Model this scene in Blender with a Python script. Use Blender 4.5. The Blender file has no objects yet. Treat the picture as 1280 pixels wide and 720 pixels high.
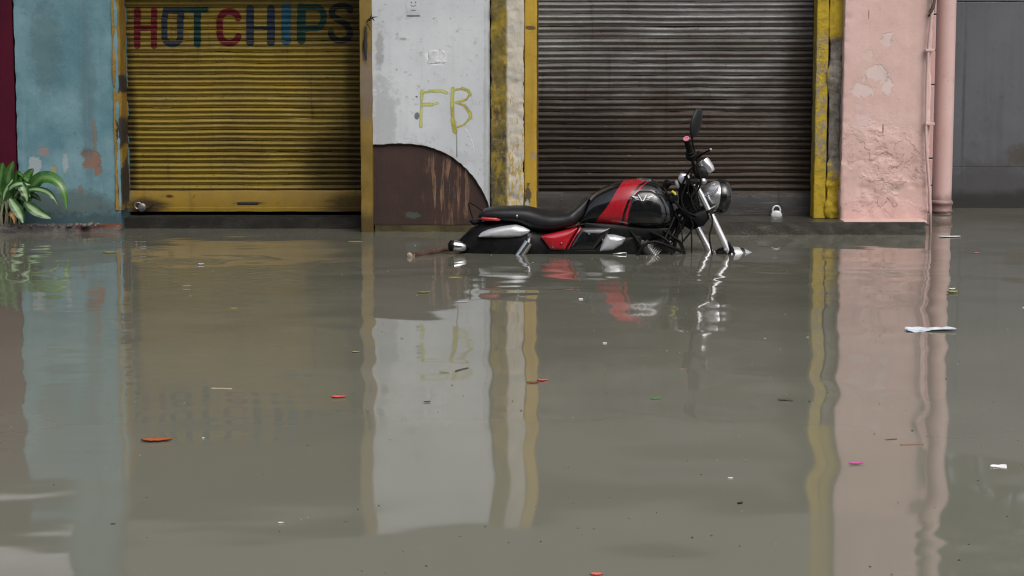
import bpy, bmesh, math, random
import numpy as np
from mathutils import Vector, noise as mnoise
R = math.radians
random.seed(7)
scene = bpy.context.scene
COL = scene.collection

# ------------------------------------------------------------------ camera model (real metres, water surface at z = 0)
F = 2490.0            # focal length in pixels of a 1280 wide frame
H = 1.34
PIT = math.atan(310 / F)
CP, SP = math.cos(PIT), math.sin(PIT)
def P(px, py, Y):
    """point on the vertical plane Y metres away seen at photo pixel px,py (used to survey positions)"""
    u = (px - 640) / F; v = (360 - py) / F
    dy = CP + v * SP; dz = -SP + v * CP
    t = Y / dy
    return Vector((t * u, Y, H + t * dz))
def W(px, py):
    """point on the water surface"""
    u = (px - 640) / F; v = (360 - py) / F
    dy = CP + v * SP; dz = -SP + v * CP
    t = H / -dz
    return Vector((t * u, t * dy, 0))
def X(px, Y, py=140): return P(px, py, Y).x
def Z(py, Y): return P(640, py, Y).z

def lin(c):
    c /= 255.0
    return c / 12.92 if c <= 0.04045 else ((c + 0.055) / 1.055) ** 2.4
def rgb(r, g, b): return (lin(r), lin(g), lin(b), 1.0)

# ------------------------------------------------------------------ node helper
class Mat:
    def __init__(s, name):
        s.m = bpy.data.materials.new(name); s.m.use_nodes = True
        s.nt = s.m.node_tree; s.N = s.nt.nodes; s.L = s.nt.links
        s.b = s.N['Principled BSDF']; s._pos = None
    def link(s, a, b): s.L.new(a, b)
    def setin(s, node, key, v):
        if hasattr(v, 'is_output') or isinstance(v, bpy.types.NodeSocket): s.L.new(v, node.inputs[key])
        else: node.inputs[key].default_value = v
    def pos(s):
        if s._pos is None:
            s._pos = s.N.new('ShaderNodeNewGeometry').outputs['Position']
        return s._pos
    def objc(s): return s.N.new('ShaderNodeTexCoord').outputs['Object']
    def uv(s): return s.N.new('ShaderNodeTexCoord').outputs['UV']
    def scale(s, vec, x, y, z, off=(0, 0, 0)):
        n = s.N.new('ShaderNodeMapping'); s.L.new(vec, n.inputs['Vector'])
        n.inputs['Scale'].default_value = (x, y, z); n.inputs['Location'].default_value = off
        return n.outputs[0]
    def noise(s, sc, det=6, rough=.6, vec=None, dist=0.0, col=False):
        n = s.N.new('ShaderNodeTexNoise'); s.L.new(vec or s.pos(), n.inputs['Vector'])
        n.inputs['Scale'].default_value = sc; n.inputs['Detail'].default_value = det
        n.inputs['Roughness'].default_value = rough; n.inputs['Distortion'].default_value = dist
        return n.outputs['Color' if col else 'Fac']
    def voro(s, sc, vec=None, feat='F1'):
        n = s.N.new('ShaderNodeTexVoronoi'); n.feature = feat; s.L.new(vec or s.pos(), n.inputs['Vector'])
        n.inputs['Scale'].default_value = sc
        return n.outputs['Distance']
    def math(s, op, a, b=0.0, c=0.0, clamp=False):
        n = s.N.new('ShaderNodeMath'); n.operation = op; n.use_clamp = clamp
        s.setin(n, 0, a); s.setin(n, 1, b)
        if len(n.inputs) > 2: s.setin(n, 2, c)
        return n.outputs[0]
    def rng(s, v, a, b, c=0.0, d=1.0, smooth=True):
        n = s.N.new('ShaderNodeMapRange'); n.clamp = True
        if smooth: n.interpolation_type = 'SMOOTHSTEP'
        s.setin(n, 'Value', v)
        for k, q in zip(('From Min', 'From Max', 'To Min', 'To Max'), (a, b, c, d)): s.setin(n, k, q)
        return n.outputs[0]
    def mix(s, fac, a, b, mode='MIX'):
        n = s.N.new('ShaderNodeMix'); n.data_type = 'RGBA'; n.blend_type = mode; n.clamp_factor = True
        s.setin(n, 0, fac); s.setin(n, 6, a); s.setin(n, 7, b)
        return n.outputs[2]
    def sep(s, vec=None):
        n = s.N.new('ShaderNodeSeparateXYZ'); s.L.new(vec or s.pos(), n.inputs[0]); return n.outputs
    def attr(s, name):
        n = s.N.new('ShaderNodeAttribute'); n.attribute_name = name; return n.outputs['Fac']
    def blob(s, x, z, rx, rz, nz, amt=.6, soft=.12, edge=1.0):
        """stain mask: ellipse on the wall (x,z) with an edge broken up by noise nz"""
        o = s.sep()
        a = s.math('DIVIDE', s.math('SUBTRACT', o[0], x), rx)
        b = s.math('DIVIDE', s.math('SUBTRACT', o[2], z), rz)
        d = s.math('SQRT', s.math('ADD', s.math('MULTIPLY', a, a), s.math('MULTIPLY', b, b)))
        d = s.math('ADD', d, s.math('MULTIPLY', s.math('SUBTRACT', nz, .5), amt * 4.5))
        return s.rng(d, edge + soft, edge - soft)
    def bump(s, h, dist=.003, strength=1.0, prev=None):
        n = s.N.new('ShaderNodeBump'); n.inputs['Distance'].default_value = dist
        n.inputs['Strength'].default_value = strength; s.L.new(h, n.inputs['Height'])
        if prev is not None: s.L.new(prev, n.inputs['Normal'])
        return n.outputs[0]
    def out(s, col=None, rough=None, metal=None, normal=None, **kw):
        if col is not None: s.setin(s.b, 'Base Color', col)
        if rough is not None: s.setin(s.b, 'Roughness', rough)
        if metal is not None: s.setin(s.b, 'Metallic', metal)
        if normal is not None: s.L.new(normal, s.b.inputs['Normal'])
        for k, v in kw.items(): s.setin(s.b, k.replace('_', ' '), v)
        return s.m

# ------------------------------------------------------------------ mesh helper
WL = {}
class MB:
    def __init__(s): s.v = []; s.f = []; s.mi = []; s.cur = 0; s.at = {}
    def add(s, vs, fs):
        o = len(s.v); s.v += [tuple(v) for v in vs]
        for f in fs: s.f.append([i + o for i in f]); s.mi.append(s.cur)
        return o
    def box(s, x0, x1, y0, y1, z0, z1):
        s.add([(x0,y0,z0),(x1,y0,z0),(x1,y1,z0),(x0,y1,z0),(x0,y0,z1),(x1,y0,z1),(x1,y1,z1),(x0,y1,z1)],
              [(3,2,1,0),(4,5,6,7),(0,1,5,4),(1,2,6,5),(2,3,7,6),(3,0,4,7)])
    def rings(s, rings, cap0=True, cap1=True, closed=True):
        n = len(rings[0]); vs = [p for r in rings for p in r]; fs = []
        for i in range(len(rings) - 1):
            for j in range(n if closed else n - 1):
                k = (j + 1) % n
                fs.append((i*n+j, i*n+k, (i+1)*n+k, (i+1)*n+j))
        if cap0: fs.append(tuple(reversed(range(n))))
        if cap1: fs.append(tuple(range((len(rings)-1)*n, len(rings)*n)))
        s.add(vs, fs)
    def tube(s, pts, r, n=10, cap=True):
        pts = [Vector(p) for p in pts]
        rs = r if isinstance(r, (list, tuple)) else [r] * len(pts)
        up = None; rings = []
        for i, p in enumerate(pts):
            d = (pts[min(i+1, len(pts)-1)] - pts[max(i-1, 0)]).normalized()
            if up is None:
                up = Vector((0,0,1)) if abs(d.z) < .9 else Vector((1,0,0))
            a = d.cross(up).normalized(); up = a.cross(d).normalized()
            rings.append([p + a*math.cos(2*math.pi*k/n)*rs[i] + up*math.sin(2*math.pi*k/n)*rs[i] for k in range(n)])
        s.rings(rings, cap, cap)
    def lathe(s, o, axis, prof, n=28):
        """prof: list of (distance along axis, radius)"""
        axis = Vector(axis).normalized(); o = Vector(o)
        up = Vector((0,0,1)) if abs(axis.z) < .9 else Vector((1,0,0))
        a = axis.cross(up).normalized(); b = a.cross(axis)
        s.rings([[o + axis*d + (a*math.cos(2*math.pi*k/n) + b*math.sin(2*math.pi*k/n))*max(r, 1e-4) for k in range(n)] for d, r in prof])
    def prism(s, poly, y0, y1):
        """poly: list of (x,z), extruded from y0 (front) to y1"""
        n = len(poly)
        s.add([(x, y0, z) for x, z in poly] + [(x, y1, z) for x, z in poly],
              [tuple(range(n)), tuple(reversed(range(n, 2*n)))] + [(i, i+n, (i+1) % n + n, (i+1) % n) for i in range(n)])
    def build(s, name, mats, parent=None, smooth=None, bevel=0, bseg=2, sub=0):
        off = WL.get(parent.name, Vector((0,0,0))) if parent else Vector((0,0,0))
        me = bpy.data.meshes.new(name)
        me.from_pydata([(v[0]-off.x, v[1]-off.y, v[2]-off.z) for v in s.v], [], s.f)
        mats = mats if isinstance(mats, (list, tuple)) else [mats]
        for m in mats: me.materials.append(m)
        if len(mats) > 1: me.polygons.foreach_set('material_index', s.mi)
        for k, vals in s.at.items():
            a = me.attributes.new(k, 'FLOAT', 'POINT'); a.data.foreach_set('value', vals)
        bm = bmesh.new(); bm.from_mesh(me); bmesh.ops.recalc_face_normals(bm, faces=bm.faces); bm.to_mesh(me); bm.free()
        if smooth is not None:
            me.shade_smooth()
            if smooth < 180: me.set_sharp_from_angle(angle=R(smooth))
        o = bpy.data.objects.new(name, me); COL.objects.link(o)
        if parent: o.parent = parent; WL[o.name] = off
        else: WL[o.name] = Vector((0,0,0))
        if bevel:
            m = o.modifiers.new('bevel', 'BEVEL'); m.width = bevel; m.segments = bseg; m.limit_method = 'ANGLE'; m.angle_limit = R(40)
        if sub:
            m = o.modifiers.new('sub', 'SUBSURF'); m.levels = sub; m.render_levels = sub
        return o
def thing(name, label, cat, loc=(0,0,0), group=None):
    o = bpy.data.objects.new(name, None); COL.objects.link(o); o.location = loc
    o.empty_display_size = .2
    WL[o.name] = Vector(loc); o['label'] = label; o['category'] = cat
    if group: o['group'] = group
    return o
def tag(o, label, cat, group=None):
    o['label'] = label; o['category'] = cat
    if group: o['group'] = group
    return o
def part(o, label): o['label'] = label; return o
def structure(o): o['kind'] = 'structure'; return o

def fbm(x, y, z, sc, oct=4):
    v = Vector((x*sc, y*sc, z*sc)); a = 1.0; t = 0
    for i in range(oct):
        t += a * mnoise.noise(v); v = v * 2.03 + Vector((3.1, 1.7, 9.2)); a *= .5
    return t

def pier(path, z0, z1, cell=.02, amp=.003, nsc=6.0, fn=None, round_=.008, caps=True):
    """rough vertical slab: an XY path (closed loop) swept from z0 to z1, its faces pushed in and out by noise"""
    pts = []
    n = len(path)
    for i in range(n):
        a = Vector(path[i]); b = Vector(path[(i+1) % n]); p = Vector(path[i-1])
        d0 = (p - a).normalized(); d1 = (b - a).normalized()
        c0 = a + d0*round_; c1 = a + d1*round_
        pts.append(c0); pts.append(a*.5 + (c0 + c1)*.25); pts.append(c1)
        nb = Vector(path[(i+1) % n]) - d1*round_
        m = max(1, int((nb - c1).length / cell))
        for k in range(1, m): pts.append(c1.lerp(nb, k/m))
    area = sum(path[i][0]*path[(i+1)%n][1] - path[(i+1)%n][0]*path[i][1] for i in range(n))
    sg = 1 if area > 0 else -1
    N = len(pts); nor = []
    for i in range(N):
        t = (pts[(i+1) % N] - pts[i-1]); nor.append(Vector((t.y, -t.x)).normalized() * sg)
    nz = max(1, int((z1 - z0) / cell)); rings = []
    for j in range(nz + 1):
        z = z0 + (z1 - z0)*j/nz; r = []
        for p, q in zip(pts, nor):
            d = amp * fbm(p.x, p.y, z, nsc)
            if fn: d += fn(p.x, p.y, z)
            r.append((p.x + q.x*d, p.y + q.y*d, z))
        rings.append(r)
    mb = MB(); mb.rings(rings, caps, caps)
    return mb

def seg_dist(px, pz, a, b):
    ax, az = a; bx, bz = b; dx, dz = bx-ax, bz-az
    L = dx*dx + dz*dz
    t = 0 if L == 0 else max(0, min(1, ((px-ax)*dx + (pz-az)*dz)/L))
    return math.hypot(px-ax-t*dx, pz-az-t*dz)
def arc(cx, cy, rx, ry, a0, a1, n=12):
    return [(cx + rx*math.cos(R(a0+(a1-a0)*i/n)), cy - ry*math.sin(R(a0+(a1-a0)*i/n))) for i in range(n+1)]
def paint(name, strokes, yfun, mat, parent, cell, toxz, soft=.25):
    """painted strokes as a skin of small cells that lies on a surface y = yfun(x,z); strokes = [(pixel polyline, pixel width)]"""
    xs = []; lines = []
    for pl, w in strokes:
        q = [toxz(*p) for p in pl]; lines.append((q, w)); xs += [(x-w, z-w) for x, z in q] + [(x+w, z+w) for x, z in q]
    x0 = min(p[0] for p in xs); x1 = max(p[0] for p in xs); z0 = min(p[1] for p in xs); z1 = max(p[1] for p in xs)
    nx = int((x1-x0)/cell)+1; nz = int((z1-z0)/cell)+1
    cov = {}
    def dist(x, z):
        best = -9
        for q, w in lines:
            d = min(seg_dist(x, z, q[i], q[i+1]) for i in range(len(q)-1))
            best = max(best, (w/2 - d) / (w/2))
        return best
    g = np.full((nx+1, nz+1), -9.0)
    for i in range(nx+1):
        for j in range(nz+1): g[i, j] = dist(x0+i*cell, z0+j*cell)
    mb = MB(); idx = {}; vals = []
    for i in range(nx):
        for j in range(nz):
            if max(g[i,j], g[i+1,j], g[i,j+1], g[i+1,j+1]) <= 0: continue
            f = []
            for a, b in ((i,j),(i+1,j),(i+1,j+1),(i,j+1)):
                if (a,b) not in idx:
                    idx[a,b] = len(mb.v); x = x0+a*cell; z = z0+b*cell
                    mb.v.append((x, yfun(x, z), z)); vals.append(max(0, min(1, g[a,b]/soft)))
                f.append(idx[a,b])
            mb.f.append(f); mb.mi.append(0)
    mb.at['cov'] = vals
    o = mb.build(name, mat, parent, smooth=180)
    return o

# ================================================================== MATERIALS
def wall_mat(name, base, dark, light, bump=.004, sc=3.0, rough=.75, stains=(), wet=True, spots=.0, streak=.35, relief=None):
    m = Mat(name)
    n1 = m.noise(sc, 8, .65); n2 = m.noise(sc*7, 6, .7); n3 = m.noise(sc*40, 3, .6)
    col = m.mix(m.rng(n1, .35, .7), base, light)
    col = m.mix(m.rng(n2, .55, .78, 0, .5), col, dark)
    st = m.noise(3.5, 6, .65, m.scale(m.pos(), 2.4, 2.4, .16))
    col = m.mix(m.rng(st, .5, .75, 0, streak), col, dark)
    ls = m.noise(3.1, 7, .7, m.scale(m.pos(), 3.4, 3.4, .22, (5, 2, 1)))
    col = m.mix(m.rng(ls, .54, .72, 0, streak*1.3), col, light)
    if spots:
        v = m.noise(26, 5, .75)
        col = m.mix(m.rng(v, .60, .67, 0, spots), col, dark)
    h = m.math('ADD', m.math('MULTIPLY', n2, .7), m.math('MULTIPLY', n3, .3))
    for (x, z, rx, rz, c, amt, soft, k) in stains:
        nz = m.noise(11 if rx < .2 else 6, 9, .74, m.scale(m.pos(), 1, 1, 1, (x*7.3, 0, z*3.1)))
        b = m.blob(x, z, rx, rz, nz, amt, soft)
        if k < 1: b = m.math('MULTIPLY', b, k)
        col = m.mix(b, col, c)
        h = m.math('SUBTRACT', h, m.math('MULTIPLY', b, .35))
    rg = m.rng(n1, .3, .7, rough-.12, rough+.1)
    z = m.sep()[2]
    if wet:
        wl = m.rng(m.math('ADD', z, m.math('MULTIPLY', m.math('SUBTRACT', m.math('ADD', m.math('MULTIPLY', n1, .6), m.math('MULTIPLY', n2, .4)), .5), .35)), .09, .19, 1, 0)
        col = m.mix(m.math('MULTIPLY', wl, .75), col, m.mix(.5, dark, rgb(45, 45, 40)))
        rg = m.mix(wl, rg, (.3, .3, .3, 1))
    nrm = m.bump(h, bump)
    if relief:
        x0, z0, rx, rz, amt = relief
        rn = m.noise(4.2, 7, .62, dist=.5)
        msk = m.math('MULTIPLY', m.blob(x0, z0, rx, rz, m.noise(5, 4), .35, .5), m.rng(m.noise(3.1, 4, .6, m.scale(m.pos(), 1, 1, 1.3, (4, 0, 2))), .42, .58))
        ridge = m.math('ADD', m.rng(rn, .50, .515), m.math('MULTIPLY', m.rng(rn, .40, .41), .7))
        nrm = m.bump(m.math('MULTIPLY', ridge, msk), amt, 1, nrm)
    return m.out(col, rg, 0.0, nrm)

def metal_paint(name, base, dark, rust, top=None, rough=.42, metal=0.0, dirt=None, rail=False):
    """painted shutter steel with rust specks, scrapes, and grime smears; dirt = [(x,z,rx,rz,colour,k)]"""
    m = Mat(name)
    n1 = m.noise(2.2, 7, .62); hs = m.noise(4, 7, .7, m.scale(m.pos(), .5, 1, 7)); sp = m.noise(34, 5, .75)
    col = m.mix(m.rng(n1, .35, .7), base, dark)
    if top is not None: col = m.mix(m.rng(hs, .5, .68, 0, .8), col, top)
    drip = m.noise(5, 6, .65, m.scale(m.pos(), 3.2, 1, .22))
    col = m.mix(m.rng(drip, .56, .76, 0, .75), col, rust)
    dm = None
    for (x, z, rx, rz, c, k) in (dirt or ()):
        nz = m.noise(5, 8, .72, m.scale(m.pos(), .55, 1, 3.2, (x*5, 0, z)))
        bb = m.math('MULTIPLY', m.blob(x, z, rx, rz, nz, .34, .5), k); col = m.mix(bb, col, c)
        dm = bb if dm is None else m.math('MAXIMUM', dm, bb)
    col = m.mix(m.rng(sp, .62, .67, 0, .85), col, rust)
    col = m.mix(m.rng(m.noise(60, 3, .6, m.scale(m.pos(), .35, 1, 2.2)), .67, .72, 0, .35), col, rgb(150, 145, 135))
    rg = m.rng(n1, .3, .7, rough-.08, rough+.18)
    if dm is not None: rg = m.math('ADD', rg, m.math('MULTIPLY', dm, .3)); metal = m.math('MULTIPLY', metal, m.math('SUBTRACT', 1, dm)); m.setin(m.b, 'Specular IOR Level', m.math('SUBTRACT', .5, m.math('MULTIPLY', dm, .35)))
    nrm = m.bump(m.math('ADD', m.math('MULTIPLY', sp, .5), n1), .0012)
    return m.out(col, rg, metal, nrm)

def simple(name, col, rough=.5, metal=0.0, var=.25, bump=0.0, sc=30, coat=0.0, dust=None, dustk=.3):
    m = Mat(name)
    n = m.noise(sc, 5, .65, m.objc()); n2 = m.noise(sc*.2, 5, .6, m.objc())
    dk = tuple(c*(1-var) for c in col[:3]) + (1,)
    c = m.mix(m.rng(n2, .35, .7), col, dk)
    if dust is not None: c = m.mix(m.rng(m.math('ADD', m.math('MULTIPLY', n, .4), m.math('MULTIPLY', n2, .6)), .5, .68, 0, dustk), c, dust)
    rg = m.rng(n, .3, .7, max(.03, rough-.06), rough+.12)
    nr = m.bump(n, bump) if bump else None
    m.out(c, rg, metal, nr)
    if coat: m.b.inputs['Coat Weight'].default_value = coat; m.b.inputs['Coat Roughness'].default_value = .06
    return m.m

# ================================================================== SETTING: GROUND AND WATER
gm = Mat('road_mud'); n = gm.noise(3, 8, .7)
gm = gm.out(gm.mix(n, rgb(70, 64, 54), rgb(95, 88, 74)), .8, 0)
mb = MB(); mb.add([(-150,-120,-.62),(150,-120,-.62),(150,180,-.62),(-150,180,-.62)], [(0,1,2,3)])
structure(mb.build('ground', gm))

def axis(lo, hi, step, far):
    a = list(np.arange(lo, hi + 1e-6, step)); s = step; x = lo; left = []
    while x > -far: s *= 1.6; x -= s; left.append(max(x, -far))
    s = step; x = hi; right = []
    while x < far: s *= 1.6; x += s; right.append(min(x, far))
    return np.array(left[::-1] + a + right)
xs = axis(-4.6, 4.6, .026, 90.0)
ys = axis(4.2, 16.6, .026, 90.0)
GX, GY = np.meshgrid(xs, ys, indexing='ij')
rs = np.random.RandomState(11)
def waves(n, l0, l1, slope, spread, mean=90.0):
    h = np.zeros_like(GX)
    for i in range(n):
        lam = math.exp(rs.uniform(math.log(l0), math.log(l1))); th = R(mean + rs.normal(0, spread)); k = 2*math.pi/lam
        h += (slope*math.sqrt(2.0/n)/k) * np.sin(k*(GX*math.cos(th) + GY*math.sin(th)) + rs.uniform(0, 6.28))
    return h
def env(cx, cy, rx, ry): return np.exp(-(((GX-cx)/rx)**2 + ((GY-cy)/ry)**2))
inside = ((GX > -5) & (GX < 5) & (GY > 4) & (GY < 17)).astype(float)
WSL = 1.45
mod = np.clip(.55 + .9*np.sin(GX*1.7+.8*np.sin(GY*.9))*np.sin(GY*1.1+1.3*np.sin(GX*.8+2)), .15, 1.4)
h = waves(34, .42, 1.35, .0056*WSL, 75)*(.6+.6*mod)
h += waves(30, .26, .6, .0030*WSL, 50) * (0.55 + .8*env(1.2, 12, 3.5, 1.6) + .5*env(-3, 12, 1.5, 2))
h += waves(28, .16, .42, .0085*WSL, 28) * (1.5*env(.5, 11.4, 1.7, .9)*np.clip(.2+1.3*np.sin(GX*3.1+1)*np.sin(GY*4.3+GX), 0, 1.4) + .5*env(-3, 12.6, 1.2, .8))
h += waves(24, .09, .22, .0050*WSL, 26) * (env(-3.0, 13.2, 1.1, .9)*1.6 + .35*env(1.4, 11.6, 1.6, 1.2) + .25*env(3.6, 13, 1, 2.0)+.07 + .22/(1+np.exp(-(GY-12.7)/.25)) + .75*env(-1.75, 8.4, .95, 3.0) + 4.5*env(1.36, 5.12, .22, .26))
rr = np.sqrt((GX-.8)**2 + (GY-12.2)**2)
h += .00028*np.sin(2*math.pi*rr/.34)*np.exp(-((rr-1.3)/1.0)**2)
h *= inside
nx, ny = GX.shape
vid = np.arange(nx*ny).reshape(nx, ny)
verts = np.stack([GX, GY, h], -1).reshape(-1, 3)
quads = np.stack([vid[:-1,:-1], vid[1:,:-1], vid[1:,1:], vid[:-1,1:]], -1).reshape(-1, 4)
me = bpy.data.meshes.new('flood_water')
me.vertices.add(len(verts)); me.vertices.foreach_set('co', verts.astype(np.float32).ravel())
me.loops.add(quads.size); me.loops.foreach_set('vertex_index', quads.astype(np.int32).ravel())
me.polygons.add(len(quads)); me.polygons.foreach_set('loop_start', np.arange(0, quads.size, 4, dtype=np.int32))
me.polygons.foreach_set('loop_total', np.full(len(quads), 4, np.int32))
me.update(); me.validate(); me.shade_smooth()
wm = Mat('muddy_water')
n = wm.noise(.55, 5, .6); n2 = wm.noise(1.3, 6, .6, wm.scale(wm.pos(), .6, 2.2, 1))
c = wm.mix(wm.rng(n, .3, .7), (.118, .119, .093, 1), (.104, .106, .083, 1))
c = wm.mix(wm.rng(n2, .48, .62, 0, .6), c, (.122, .124, .103, 1))
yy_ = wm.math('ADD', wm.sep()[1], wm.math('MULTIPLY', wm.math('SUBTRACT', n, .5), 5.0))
c = wm.mix(wm.rng(yy_, 12.5, 6.0, 0, 1), c, (.172, .172, .136, 1))   # lighter near the camera: brighter light on open water painted into the colour
wm.out(c, .045, 0, None)
wm.b.inputs['IOR'].default_value = 1.333
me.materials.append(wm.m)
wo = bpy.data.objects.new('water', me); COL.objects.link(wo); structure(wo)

# ================================================================== FACADE
TOP = 2.10
M_blue = wall_mat('blue_limewash', (.075,.175,.215,1), (.036,.074,.085,1), (.155,.275,.315,1), .004, 2.4, stains=[
    (X(113,14.1), Z(200,14.1), .06, .075, (.20,.11,.075,1), .8, .07, .95), (X(106,14.1), Z(193,14.1), .04, .04, (.19,.105,.075,1), .9, .07, .9), (X(120,14.1), Z(214,14.1), .03, .035, (.20,.11,.08,1), .9, .07, .9), (X(117,14.1), Z(168,14.1), .022, .12, (.17,.115,.09,1), .6, .25, .75),
    (X(42,14.1), Z(208,14.1), .045, .08, (.30,.345,.37,1), .85, .08, .8), (X(65,14.1), Z(212,14.1), .02, .03, (.30,.24,.05,1), .5, .2, .8), (X(80,14.1), Z(205,14.1), .02, .055, (.30,.34,.37,1), .9, .1, .7),
    (X(53,14.1), Z(190,14.1), .04, .03, (.28,.18,.15,1), .6, .2, .6), (X(98,14.1), Z(238,14.1), .02, .03, (.22,.12,.09,1), .6, .2, .7),
    (X(60,14.1), Z(60,14.1), .10, .32, (.06,.11,.12,1), .6, .4, .55), (X(110,14.1), Z(110,14.1), .05, .5, (.07,.13,.15,1), .6, .5, .5), (X(75,14.1), Z(255,14.1), .4, .09, (.07,.10,.095,1), .6, .4, .8)], spots=.3)
M_crim = wall_mat('crimson_paint', (.05,.003,.012,1), (.02,.004,.008,1), (.065,.005,.017,1), .002, 2.0, .8, spots=.2)
M_crim.node_tree.nodes['Principled BSDF'].inputs['Specular IOR Level'].default_value = .15
M_white = wall_mat('white_board_paint', (.47,.50,.53,1), (.22,.235,.24,1), (.55,.58,.605,1), .0015, 1.6, .6, stains=[
    (X(480,14), Z(150,14), .09, .28, (.27,.29,.30,1), .75, .35, .55), (X(475,14), Z(60,14), .03, .14, (.16,.17,.16,1), .8, .3, .5), (X(546,14), Z(71,14), .07, .055, (.72,.74,.77,1), .6, .15, .9),
    (X(521,14), Z(145,14), .017, .024, (.09,.10,.10,1), .35, .2, .9), (X(521,14), Z(121,14), .010, .008, (.08,.09,.09,1), .35, .2, .9),
    (X(505,14), Z(49,14), .028, .012, (.22,.23,.25,1), .6, .3, .7), (X(560,14), Z(200,14), .25, .05, (.36,.38,.40,1), .7, .4, .5), (X(606,14), Z(150,14), .012, .6, (.30,.31,.30,1), .8, .4, .5)], spots=.55, streak=.2)
M_brown = Mat('weathered_brown_board')
st = M_brown.noise(6, 7, .7, M_brown.scale(M_brown.pos(), 5, 1, .45)); st2 = M_brown.noise(5, 6, .7)
c = M_brown.mix(M_brown.rng(st2, .3, .7), (.045,.02,.015,1), (.025,.014,.011,1))
reg = M_brown.blob(X(562,14), Z(228,14), .17, .26, M_brown.noise(5, 5), .6, .35)
c = M_brown.mix(M_brown.math('MULTIPLY', M_brown.rng(st, .5, .6), reg), c, (.17,.095,.055,1))
c = M_brown.mix(M_brown.math('MULTIPLY', M_brown.rng(st, .62, .68), reg), c, (.36,.27,.19,1))
c = M_brown.mix(M_brown.math('MULTIPLY', M_brown.blob(X(515,14), Z(269,14), .045, .022, M_brown.noise(22, 6), .9, .3), .55), c, (.06,.09,.08,1))
M_brown = M_brown.out(c, .55, 0, M_brown.bump(st, .003))
YEL = (.36, .225, .014, 1); YELD = (.15, .085, .012, 1)
M_ypost = wall_mat('yellow_post_paint', (.135,.085,.009,1), (.05,.034,.012,1), (.19,.12,.012,1), .003, 4, .55, stains=[
    (X(457,13.95), Z(62,13.95), .02, .07, (.03,.02,.016,1), .5, .25, 1), (X(458,13.95), Z(110,13.95), .045, .26, (.13,.10,.075,1), .6, .3, .9)], spots=.4)
m = Mat('peeling_yellow_column')
n1 = m.noise(5, 8, .7); n2 = m.noise(18, 7, .7, m.scale(m.pos(), 1.4, 1, .55)); n3 = m.noise(45, 5, .7)
x = m.sep()[0]; z = m.sep()[2]
xw = m.math('ADD', x, m.math('MULTIPLY', m.math('SUBTRACT', n1, .5), .05))
YC = 13.95
c_moss = m.mix(m.rng(n1, .36, .62), (.34,.24,.022,1), (.13,.10,.028,1))
c_moss = m.mix(m.rng(m.math('ADD', n2, m.math('MULTIPLY', z, -.14)), .36, .50, 0, .75), c_moss, (.05,.043,.03,1))
c_moss = m.mix(m.rng(n3, .58, .64, 0, .7), c_moss, (.26,.22,.13,1))
c_pl = m.mix(m.rng(n1, .35, .7), (.50,.46,.38,1), (.40,.39,.345,1))
n4 = m.noise(30, 8, .72, m.scale(m.pos(), 1.6, 1, .35))
yl = m.math('ADD', m.math('ADD', m.math('MULTIPLY', n4, .75), m.math('MULTIPLY', n2, .25)), m.rng(z, .05, 1.5, .07, -.09, False))
c_pl = m.mix(m.rng(yl, .53, .57, 0, .9), c_pl, (.36,.25,.045,1))
c_pl = m.mix(m.rng(n3, .66, .72, 0, .8), c_pl, (.16,.13,.09,1))
f1 = m.rng(xw, X(634,YC)-.012, X(634,YC)+.012)
c = m.mix(f1, c_moss, c_pl)
M_col = m.out(c, .8, 0, m.bump(m.math('ADD', n2, m.math('MULTIPLY', n3, .5)), .006))
M_yjamb = wall_mat('yellow_jamb_paint', YEL, YELD, (.42,.27,.02,1), .003, 5, .6, stains=[
    (X(660,YC), Z(245,YC), .022, .07, (.03,.03,.028,1), .7, .2, .9), (X(659,YC), Z(257,YC), .012, .03, (.30,.36,.38,1), .7, .2, .9), (X(664,YC), Z(35,YC), .035, .012, (.07,.04,.02,1), .7, .3, .9), (X(667,YC), Z(195,YC), .02, .02, (.25,.2,.15,1), .7, .3, .8)], spots=.6)
m = Mat('broken_yellow_edge')
n1 = m.noise(6, 8, .7); n2 = m.noise(22, 7, .7); n3 = m.noise(50, 4, .7); x = m.sep()[0]; z = m.sep()[2]
YJ = 14.04
conc = m.mix(m.rng(n2, .35, .65), (.15,.135,.112,1), (.27,.245,.215,1))
conc = m.mix(m.rng(n1, .5, .68, 0, .7), conc, (.085,.095,.06,1))
yel = m.mix(m.rng(n2, .4, .7), (.46,.33,.02,1), (.33,.22,.02,1))
yel = m.mix(m.rng(n3, .64, .70, 0, .8), yel, (.12,.09,.05,1))
a = m.rng(m.math('ADD', x, m.math('MULTIPLY', m.math('SUBTRACT', n2, .5), .05)), X(1034,YJ)-.01, X(1034,YJ)+.01)
b1 = m.rng(m.math('ADD', z, m.math('MULTIPLY', m.math('SUBTRACT', n1, .5), .16)), Z(50,YJ), Z(44,YJ), 1, 0)
b2 = m.rng(m.math('ADD', z, m.math('MULTIPLY', m.math('SUBTRACT', n2, .5), .5)), Z(222,YJ), Z(205,YJ))
brk = m.math('MULTIPLY', a, m.math('MULTIPLY', b1, b2))
strip = m.math('MULTIPLY', m.math('SUBTRACT', 1, a), m.math('MULTIPLY', m.rng(n2, .47, .56), m.math('MULTIPLY', m.rng(z, Z(60,YJ), Z(30,YJ), 1, 0), m.rng(z, Z(215,YJ), Z(185,YJ)))))
c = m.mix(m.math('MAXIMUM', brk, m.math('MULTIPLY', strip, .85)), yel, conc)
M_break = m.out(c, .85, 0, m.bump(m.math('ADD', n2, m.math('MULTIPLY', n3, .6)), .008))
YP = 13.94
PK = (.56,.378,.345,1)
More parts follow.
